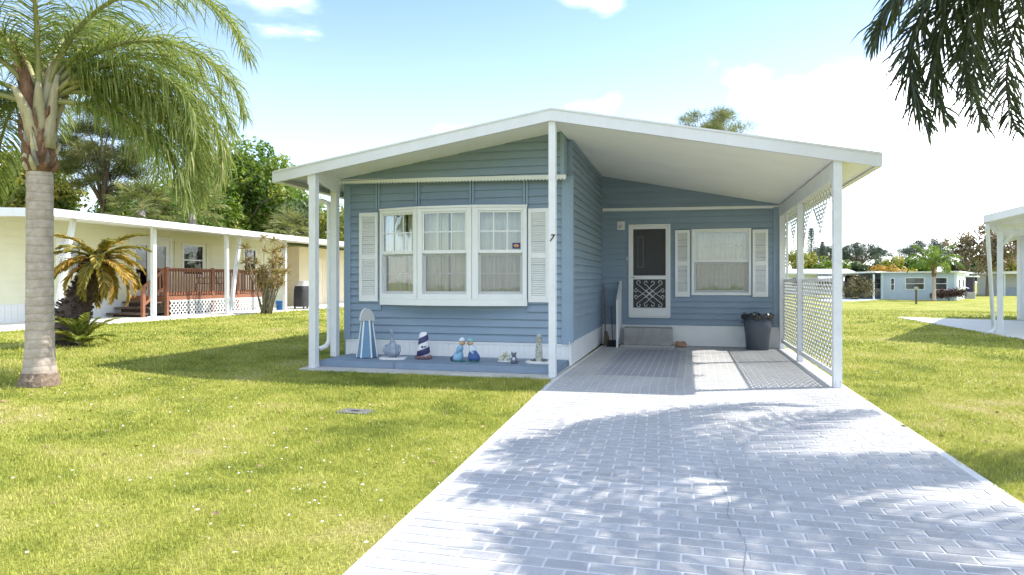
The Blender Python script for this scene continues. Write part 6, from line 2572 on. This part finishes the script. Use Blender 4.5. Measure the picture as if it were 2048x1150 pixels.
def sago():
    bx, by, bz = -9.95, 1.36, 0.11
    t = thing('cycad', 'leaning cycad with shaggy dark trunk and yellowing fronds', 'cycad', (bx, by, bz))
    tr = paint('cycad_trunk', (0.085, 0.06, 0.05), 0.95, 0.4, 14, 1.0, 30)
    ax = np.array([math.cos(CAM_AZ), math.sin(CAM_AZ), 0])
    pts, rad = [], []
    for i in range(10):
        f = i / 9
        off = 0.72 * f ** 1.2 - 0.22
        pts.append((bx + ax[0] * off, by + ax[1] * off, bz - 0.05 + 1.75 * f))
        rad.append(0.34 - 0.16 * f + 0.03 * math.sin(7 * f))
    m = MB()
    m.tube(pts, rad, 16)
    m.build('trunk', tr, t, smooth=True)
    # old leaf bases roughen the trunk
    rn = random.Random(5)
    m = MB()
    for k in range(420):
        f = rn.random()
        i = min(int(f * 9), 8)
        g = f * 9 - i
        c = Vector(pts[i]).lerp(Vector(pts[i + 1]), g)
        r = rad[i] * (1 - g) + rad[i + 1] * g
        a = rn.uniform(0, 6.28)
        d = Vector((math.cos(a), math.sin(a), 0.25))
        p = c + d * (r - 0.02)
        m.bar(p, p + d * rn.uniform(0.04, 0.09) + Vector((0, 0, 0.03)), 0.05, 0.025)
    o = m.build('leaf_bases', tr, t)
    o['kind'] = 'stuff'
    top = Vector(pts[-1])
    for k in range(30):
        az = k * 2.399
        lvl = k / 30
        el = R(56 - 80 * (1 - lvl))
        frond(t, (top.x, top.y, top.z - 0.1 + 0.15 * lvl), az, el, rn.uniform(0.85, 1.1), R(55 + 45 * (1 - lvl)), G_SAGO, RACHIS, leaf_len=0.22, n=64, droop=0.25, width=0.028, seed=300 + k,
              spread=0.75, r0=0.014, start=0.1, plume=0.12, var=(rn.choice([0.3, 0.5, 0.7]), 0.16))
    for k in range(3):
        m = MB()
        a = 0.3 + k * 2.0
        p = top + Vector((0.2 * math.cos(a), 0.2 * math.sin(a), -0.25))
        m.tube([p, p + Vector((0.12 * math.cos(a), 0.12 * math.sin(a), -0.25)), p + Vector((0.16 * math.cos(a), 0.16 * math.sin(a), -0.55))], [0.03, 0.025, 0.012], 6)
        m.build('dead_frond', tr, t)
    # young rosette at its foot
    px_, py_ = bx + 0.45, by - 0.25
    t2 = thing('cycad_pup', 'young green cycad rosette at the foot of the leaning cycad', 'cycad', (px_, py_, bz))
    for k in range(22):
        az = k * 2.399
        el = R(75 - 50 * (k % 5) / 4)
        frond(t2, (px_, py_, bz + 0.05), az, el, rn.uniform(0.55, 0.85), R(55), G_PUP, RACHIS, leaf_len=0.17, n=36, droop=0.15, width=0.022, seed=400 + k, spread=0.7, r0=0.011, start=0.12, plume=0.12, var=(rn.uniform(0.3, 0.75), 0.15))


sago()


def fan_palm(base, label, zc, seed, nleaf=26, R_=0.9, group=None):
    rn = random.Random(seed)
    rg = np.random.default_rng(seed)
    t = thing('fan_palm', label, 'palm tree', base, group)
    m = MB()
    m.tube([(base[0], base[1], base[2] - 0.1), (base[0] + 0.1, base[1], (base[2] + zc) / 2), (base[0], base[1], zc)], [0.22, 0.18, 0.19], 10)
    m.build('trunk', BARKG, t, smooth=True)
    for k in range(nleaf):
        az = k * 2.399 + rn.uniform(-0.2, 0.2)
        el = R(80 - 115 * (k / nleaf))
        pl = rn.uniform(0.9, 1.3)
        d = Vector((math.cos(az) * math.cos(el), math.sin(az) * math.cos(el), math.sin(el)))
        p0 = Vector((base[0], base[1], zc))
        p1 = p0 + d * pl + Vector((0, 0, -0.15))
        ns = 30
        side = Vector((-math.sin(az), math.cos(az), 0))
        nrm = d.cross(side)
        ang = np.linspace(-1.9, 1.9, ns)
        D = np.array([list(d * math.cos(a) + side * math.sin(a) + nrm * rn.uniform(-0.12, 0.12)) for a in ang])
        P = np.repeat(np.array([list(p1)]), ns, 0)
        L = R_ * (0.75 + 0.35 * np.cos(ang * 0.6)) * rg.uniform(0.9, 1.1, ns)
        V, F, mm = ribbons(P, unit(D), L, np.full(ns, 0.06), np.full(ns, 0.4), rg)
        o = obj('fan_leaf', np_mesh('fan_leaf', V, F, G_FAN, np.repeat(np.clip(rg.normal(rn.uniform(0.3, 0.75), 0.1, ns), 0, 1), mm)), t)
        m = MB()
        m.tube([p0, (p0 + p1) / 2 + Vector((0, 0, 0.05)), p1], [0.02, 0.016, 0.012], 5)
        m.build('leaf_stalk', RACHIS, o)


def dracaena():
    bx, by, bz = -13.85, 13.3, 0.11
    rg = np.random.default_rng(77)
    t = thing('dracaena', 'tall many stemmed dracaena by the leaning porch posts', 'shrub', (bx, by, bz))
    ax = Vector((math.cos(CAM_AZ), math.sin(CAM_AZ), 0))
    ay = Vector((-ax.y, ax.x, 0))
    m = MB()
    tips = []
    for k in range(30):
        o1 = rg.uniform(-0.9, 1.15)
        hgt = rg.uniform(1.1, 2.95) if k < 22 else rg.uniform(0.8, 1.6)
        b = Vector((bx, by, bz)) + ax * rg.uniform(-0.18, 0.18) + ay * rg.uniform(-0.18, 0.18)
        e = b + ax * o1 * (0.5 + 0.25 * hgt) * 0.75 + ay * rg.uniform(-0.5, 0.5) + Vector((0, 0, hgt))
        mid = b.lerp(e, 0.5) + ax * rg.uniform(-0.12, 0.12) + Vector((0, 0, 0.15))
        m.tube([b, mid, e], [0.028, 0.02, 0.013], 5)
        tips.append(e)
        tips.append(mid.lerp(e, 0.6))
    m.build('stems', BARKG, t, smooth=True)
    Vs, Fs, va, off = [], [], [], 0
    for i, tip in enumerate(tips):
        n = 34 if tip.z > 1.6 else 20
        D = unit(rg.normal(0, 1, (n, 3)) + np.array([0, 0, 0.55]))
        V, F, mm = ribbons(np.repeat(np.array([list(tip)]), n, 0), D, rg.uniform(0.2, 0.38, n), np.full(n, 0.03), np.full(n, 0.35), rg)
        Vs.append(V)
        Fs.append(F + off)
        off += len(V)
        va.append(np.repeat(np.clip(rg.normal(0.5, 0.2, n), 0, 1), mm))
    obj('foliage', np_mesh('foliage', np.concatenate(Vs), np.concatenate(Fs), G_DRAC, np.concatenate(va)), t)


dracaena()

# ---- trees behind the yellow home
BT = 'trees behind the yellow home'
tree('broadleaf_tree', 'large bright green leafy tree behind the right end of the yellow home', (-30.2, 34, 0.1), (-30.2, 34, 6.9), (4.6, 3.7, 5.0), G_BROAD, 190, 150, 0.30, 51, 0.35, group=BT, lobes=11, cr=0.24)
tree('broadleaf_tree', 'yellow green leafy tree between the palm trunk and the bright tree', (-35.5, 35, 0.1), (-35.5, 35, 6.2), (4.2, 3.4, 4.6), G_YEL, 150, 130, 0.30, 52, 0.3, group=BT, lobes=9, cr=0.24)
tree('broadleaf_tree', 'dark glossy leaved tree in the gap beside the left porch post', (-23.6, 32, 0.1), (-23.6, 32, 3.9), (3.0, 3.0, 3.4), G_DARK, 110, 90, 0.34, 53, 0.25, group=BT, lobes=8, cr=0.26, aspect=0.3)
tree('broadleaf_tree', 'sunny yellow green shrub tree seen between the porch posts', (-20.0, 30, 0.1), (-20.0, 30, 3.3), (2.0, 2.0, 3.1), G_YEL, 70, 90, 0.25, 54, 0.2, group=BT, lobes=6, cr=0.28)
tree('broadleaf_tree', 'dark leafy tree low behind the yellow home roof', (-31.5, 30, 0.1), (-31.5, 30, 4.8), (4.6, 3.0, 3.4), G_BROAD, 150, 140, 0.28, 55, 0.25, group=BT, lobes=7, cr=0.28)
tree('broadleaf_tree', 'olive green tree at the far left behind the big palm', (-50, 33, 0.1), (-50, 33, 7.2), (5.0, 4.0, 5.4), G_YEL, 120, 110, 0.34, 56, 0.35, group=BT, lobes=9, cr=0.22)
tree('broadleaf_tree', 'leafy tree left behind the yellow home beyond the cycad', (-41, 38, 0.1), (-41, 38, 5.4), (5.4, 3.4, 3.6), G_BROAD, 130, 120, 0.32, 57, 0.3, group=BT, lobes=7, cr=0.26)
tree('pine_tree', 'open crowned pine tree behind the big palm trunk', (-42.5, 33, 0.1), (-42.0, 33, 11.6), (3.6, 3.0, 3.6), G_PINE, 80, 520, 0.3, 58, 0.22, group=BT, needles=True, cr=0.3, limbs=26, zmin=-0.9, nl=0.36, nw=0.045)
tree('pine_tree', 'small pine top showing left of the bright green tree', (-36.5, 40, 0.1), (-36.0, 40, 10.0), (2.6, 2.4, 2.2), G_PINE, 44, 480, 0.3, 59, 0.2, group=BT, needles=True, cr=0.34, limbs=16, zmin=-0.9, nl=0.36, nw=0.045)
tree('broadleaf_tree', 'bright green tree behind the pine and the fan palms', (-38.5, 37, 0.1), (-38.5, 37, 6.2), (4.6, 3.4, 4.6), G_BROAD, 140, 120, 0.32, 63, 0.3, group=BT, lobes=9, cr=0.26)
tree('broadleaf_tree', 'tall bright tree behind the drooping tips of the big palm', (-33.5, 39, 0.1), (-33.5, 39, 7.6), (4.4, 3.4, 4.8), G_YEL, 140, 120, 0.32, 64, 0.3, group=BT, lobes=9, cr=0.26)
tree('broadleaf_tree', 'leafy green tree right behind the large bright green tree', (-26.3, 37, 0.1), (-26.3, 37, 5.2), (3.2, 3.0, 4.4), G_BROAD, 110, 120, 0.3, 65, 0.25, group=BT, lobes=8, cr=0.26)
tree('broadleaf_tree', 'green tree left of the pine behind the palm trunk', (-46.0, 36, 0.1), (-46.0, 36, 6.0), (4.0, 3.2, 4.2), G_BROAD, 110, 120, 0.32, 66, 0.25, group=BT, lobes=8, cr=0.26)
fan_palm((-26.5, 20.5, 0.1), 'fan palm rising behind the yellow home roof near the cycad', 5.3, 5, group='fan palms behind the yellow home')
fan_palm((-25.0, 22.5, 0.1), 'fan palm behind the yellow home roof beside the hanging palm fronds', 5.6, 6, group='fan palms behind the yellow home')
fan_palm((-22.3, 28.0, 0.1), 'low fan palm behind the far end of the yellow home', 4.3, 7, group='fan palms behind the yellow home')

# ---- trees farther behind the blue home
for i, (x, y, zc, rx, rz, mt, lb) in enumerate([
        (-17.0, 52, 3.4, 3.6, 3.2, G_BROAD, 'green tree far behind the gap beside the left porch posts'),
        (-9.0, 66, 3.6, 4.2, 3.4, G_YEL, 'yellow green tree standing behind the left half of the blue home'),
        (-1.0, 70, 3.4, 4.2, 3.4, G_BROAD, 'green tree standing behind the ridge of the blue home'),
        (7.0, 84, 3.0, 4.4, 3.2, G_DARK, 'dark tree standing behind the carport of the blue home')]):
    tree('broadleaf_tree', lb, (x, y, float(ground_z(x, y))), (x, y, zc), (rx, rx * 0.8, rz), mt, 60, 70, 0.36, 140 + i, 0.24, group='trees behind the blue home', lobes=7, cr=0.3, limbs=6)

# ---- pine behind the blue home
tree('pine_tree', 'tall pine with wispy crown showing above the blue home roof', (3.4, 40, -0.3), (3.3, 40, 11.5), (2.9, 2.4, 2.0), G_PINEL, 60, 260, 0.3, 61, 0.16, needles=True, cr=0.26, limbs=40, zmin=-0.5, nl=0.36, nw=0.026)


# ---- beyond the right lawn
def norfolk(base, h, r, label, seed):
    rg = np.random.default_rng(seed)
    t = thing('norfolk_pine', label, 'tree', base, 'distant spire shaped pines')
    m = MB()
    m.tube([base, (base[0], base[1], base[2] + h)], [0.2, 0.03], 6)
    m.build('trunk', BARK, t)
    cs, rad = [], []
    nt_ = int(h / 0.42)
    for i in range(nt_):
        f = i / nt_
        z = base[2] + h * (0.15 + 0.85 * f)
        rr = r * (1 - f) ** 0.8 + 0.15
        for k in range(7):
            a = k * 0.9 + i * 0.5
            for q in (0.35, 0.7, 1.0):
                cs.append((base[0] + rr * q * math.cos(a), base[1] + rr * q * math.sin(a), z + 0.12 * q))
                rad.append(0.32)
    V, F, va = needle_cloud(cs, rad, 16, 0.25, 0.05, rg)
    obj('crown', np_mesh('crown', V, F, G_PINEF, va), t)


FT = 'distant trees beyond the far homes'
norfolk((23.4, 120, -0.5), 11.4, 1.8, 'tall spire shaped pine between the carport posts', 71)
norfolk((25.6, 122, -0.5), 9.1, 1.4, 'shorter spire shaped pine left of the front carport post', 72)
norfolk((32.6, 128, -0.5), 9.2, 1.3, 'thin spire pine poking above the round pine by the front post', 73)
tree('umbrella_pine', 'wide dome crowned dark pine just right of the front carport post', (33.0, 124, -0.5), (32.2, 124, 5.6), (4.3, 3.4, 2.8), G_PINEF, 90, 90, 0.3, 74, 0.3, group=FT, needles=True, cr=0.24, limbs=26, zmin=-0.2, nl=0.5, nw=0.07)
tree('umbrella_pine', 'flat dome pine half hidden left of the front carport post', (27.6, 125, -0.5), (27.4, 125, 5.8), (3.6, 3.0, 2.0), G_PINEF, 70, 90, 0.3, 75, 0.3, group=FT, needles=True, cr=0.24, limbs=22, zmin=-0.2, nl=0.5, nw=0.07)
tree('umbrella_pine', 'large dark domed pine behind the powder blue home', (43.5, 122, -0.5), (42.5, 122, 5.5), (5.0, 3.6, 3.1), G_PINEF, 110, 90, 0.3, 76, 0.3, group=FT, needles=True, cr=0.22, limbs=28, zmin=-0.3, nl=0.5, nw=0.07)
tree('umbrella_pine', 'small flat topped pine standing alone on the skyline', (36.4, 128, -0.5), (36.3, 128, 6.2), (2.3, 1.9, 1.2), G_PINEF, 30, 80, 0.3, 77, 0.16, group=FT, needles=True, cr=0.26, limbs=14, zmin=-0.2, nl=0.45, nw=0.06)
for i, (x, y, zc, rx, rz, mt, lb) in enumerate([
        (13.5, 104, 3.2, 4.0, 3.4, G_BROAD, 'green leafy tree behind the lattice at the far left of the gap'),
        (19.5, 108, 3.6, 3.6, 3.4, G_YEL, 'yellow green tree below the tall spire pine'),
        (24.0, 106, 2.6, 3.2, 2.8, G_BROAD, 'green tree behind the white home roof'),
        (28.2, 112, 2.2, 3.0, 2.6, G_DARK, 'dark tree behind the front carport post'),
        (33.5, 112, 2.4, 3.6, 2.6, G_DARK, 'dark green tree under the wide dome pine'),
        (31.5, 100, 2.4, 3.0, 2.3, G_YEL, 'yellow green tree left behind the orange shrub'),
        (36.5, 104, 2.8, 3.4, 2.6, G_BROAD, 'green tree below the lone flat topped pine'),
        (41.0, 102, 2.4, 3.0, 2.6, G_DARK, 'dark tree behind the small far palm'),
        (45.5, 104, 3.0, 3.4, 2.9, G_YEL, 'yellow green tree right behind the small far palm'),
        (50.0, 106, 3.2, 3.6, 3.0, G_BROAD, 'green tree behind the powder blue home side wall'),
        (55.0, 108, 3.0, 3.8, 2.9, G_YEL, 'yellow tree seen through the right carport')]):
    tree('broadleaf_tree', lb, (x, y, -0.5), (x, y, zc), (rx, rx * 0.8, rz), mt, 60, 70, 0.42, 80 + i, 0.22, group=FT, lobes=6, cr=0.3, limbs=6)
tree('flowering_shrub', 'orange leaved shrub rising behind the powder blue carport', (23.6, 74, -0.5), (23.6, 74, 1.7), (3.0, 2.0, 1.5), G_ORANGE, 60, 90, 0.24, 95, 0.1, lobes=6, cr=0.3, limbs=6, cat='shrub')
tree('flowering_shrub', 'orange tinged shrub right above the powder blue roof', (27.5, 80, -0.5), (27.2, 80, 1.6), (2.6, 2.0, 1.5), G_ORANGE, 40, 80, 0.24, 96, 0.1, lobes=5, cr=0.3, limbs=6, cat='shrub')
tree('round_bush', 'dense brown green bush left of the powder blue carport', (18.6, 65, -0.5), (18.6, 65, 0.75), (1.9, 1.6, 1.35), G_BUSH, 60, 110, 0.15, 97, 0.08, lobes=6, cr=0.32, limbs=8, cat='bush')
tree('flowering_bush', 'pink flowering bush beside the distant white home', (22.0, 82, -0.5), (22.0, 82, 0.5), (1.2, 0.9, 0.7), G_FUCH, 24, 80, 0.14, 98, 0.05, lobes=3, cr=0.35, limbs=4, cat='bush')
tree('red_bush', 'dark red bush against the powder blue front wall', (25.9, 62.6, -0.5), (25.8, 62.6, 0.12), (1.8, 0.6, 0.6), G_REDD, 50, 90, 0.13, 99, 0.05, lobes=6, cr=0.35, limbs=6, cat='bush')
tree('almond_tree', 'open reddish leaved tree with clear trunk behind the powder blue home', (38.4, 87, -0.5), (38.4, 87, 5.0), (5.4, 3.2, 3.6), G_PINK, 110, 60, 0.36, 100, 0.28, lobes=13, cr=0.2, limbs=26, zmin=-0.8)
tree('broadleaf_tree', 'olive tree seen behind the right carport post', (43.0, 92, -0.5), (43.0, 92, 3.4), (2.8, 2.2, 2.4), G_YEL, 50, 70, 0.34, 101, 0.2, lobes=6, cr=0.28)
queen_palm((24.4, 61.8, -0.5), 'small feathery palm in front of the powder blue home', 2.75, 0.16,
           [(k * 29 + 7, [70, 42, 80, 58][k % 4], [3.0, 2.6, 3.2, 2.8][k % 4], [100, 118, 70, 125][k % 4], 0.8) for k in range(16)], G_BROAD, RACHIS, seed=14, n=90, leaf_len=0.6, width=0.04, sheaths=4, name='feather_palm')
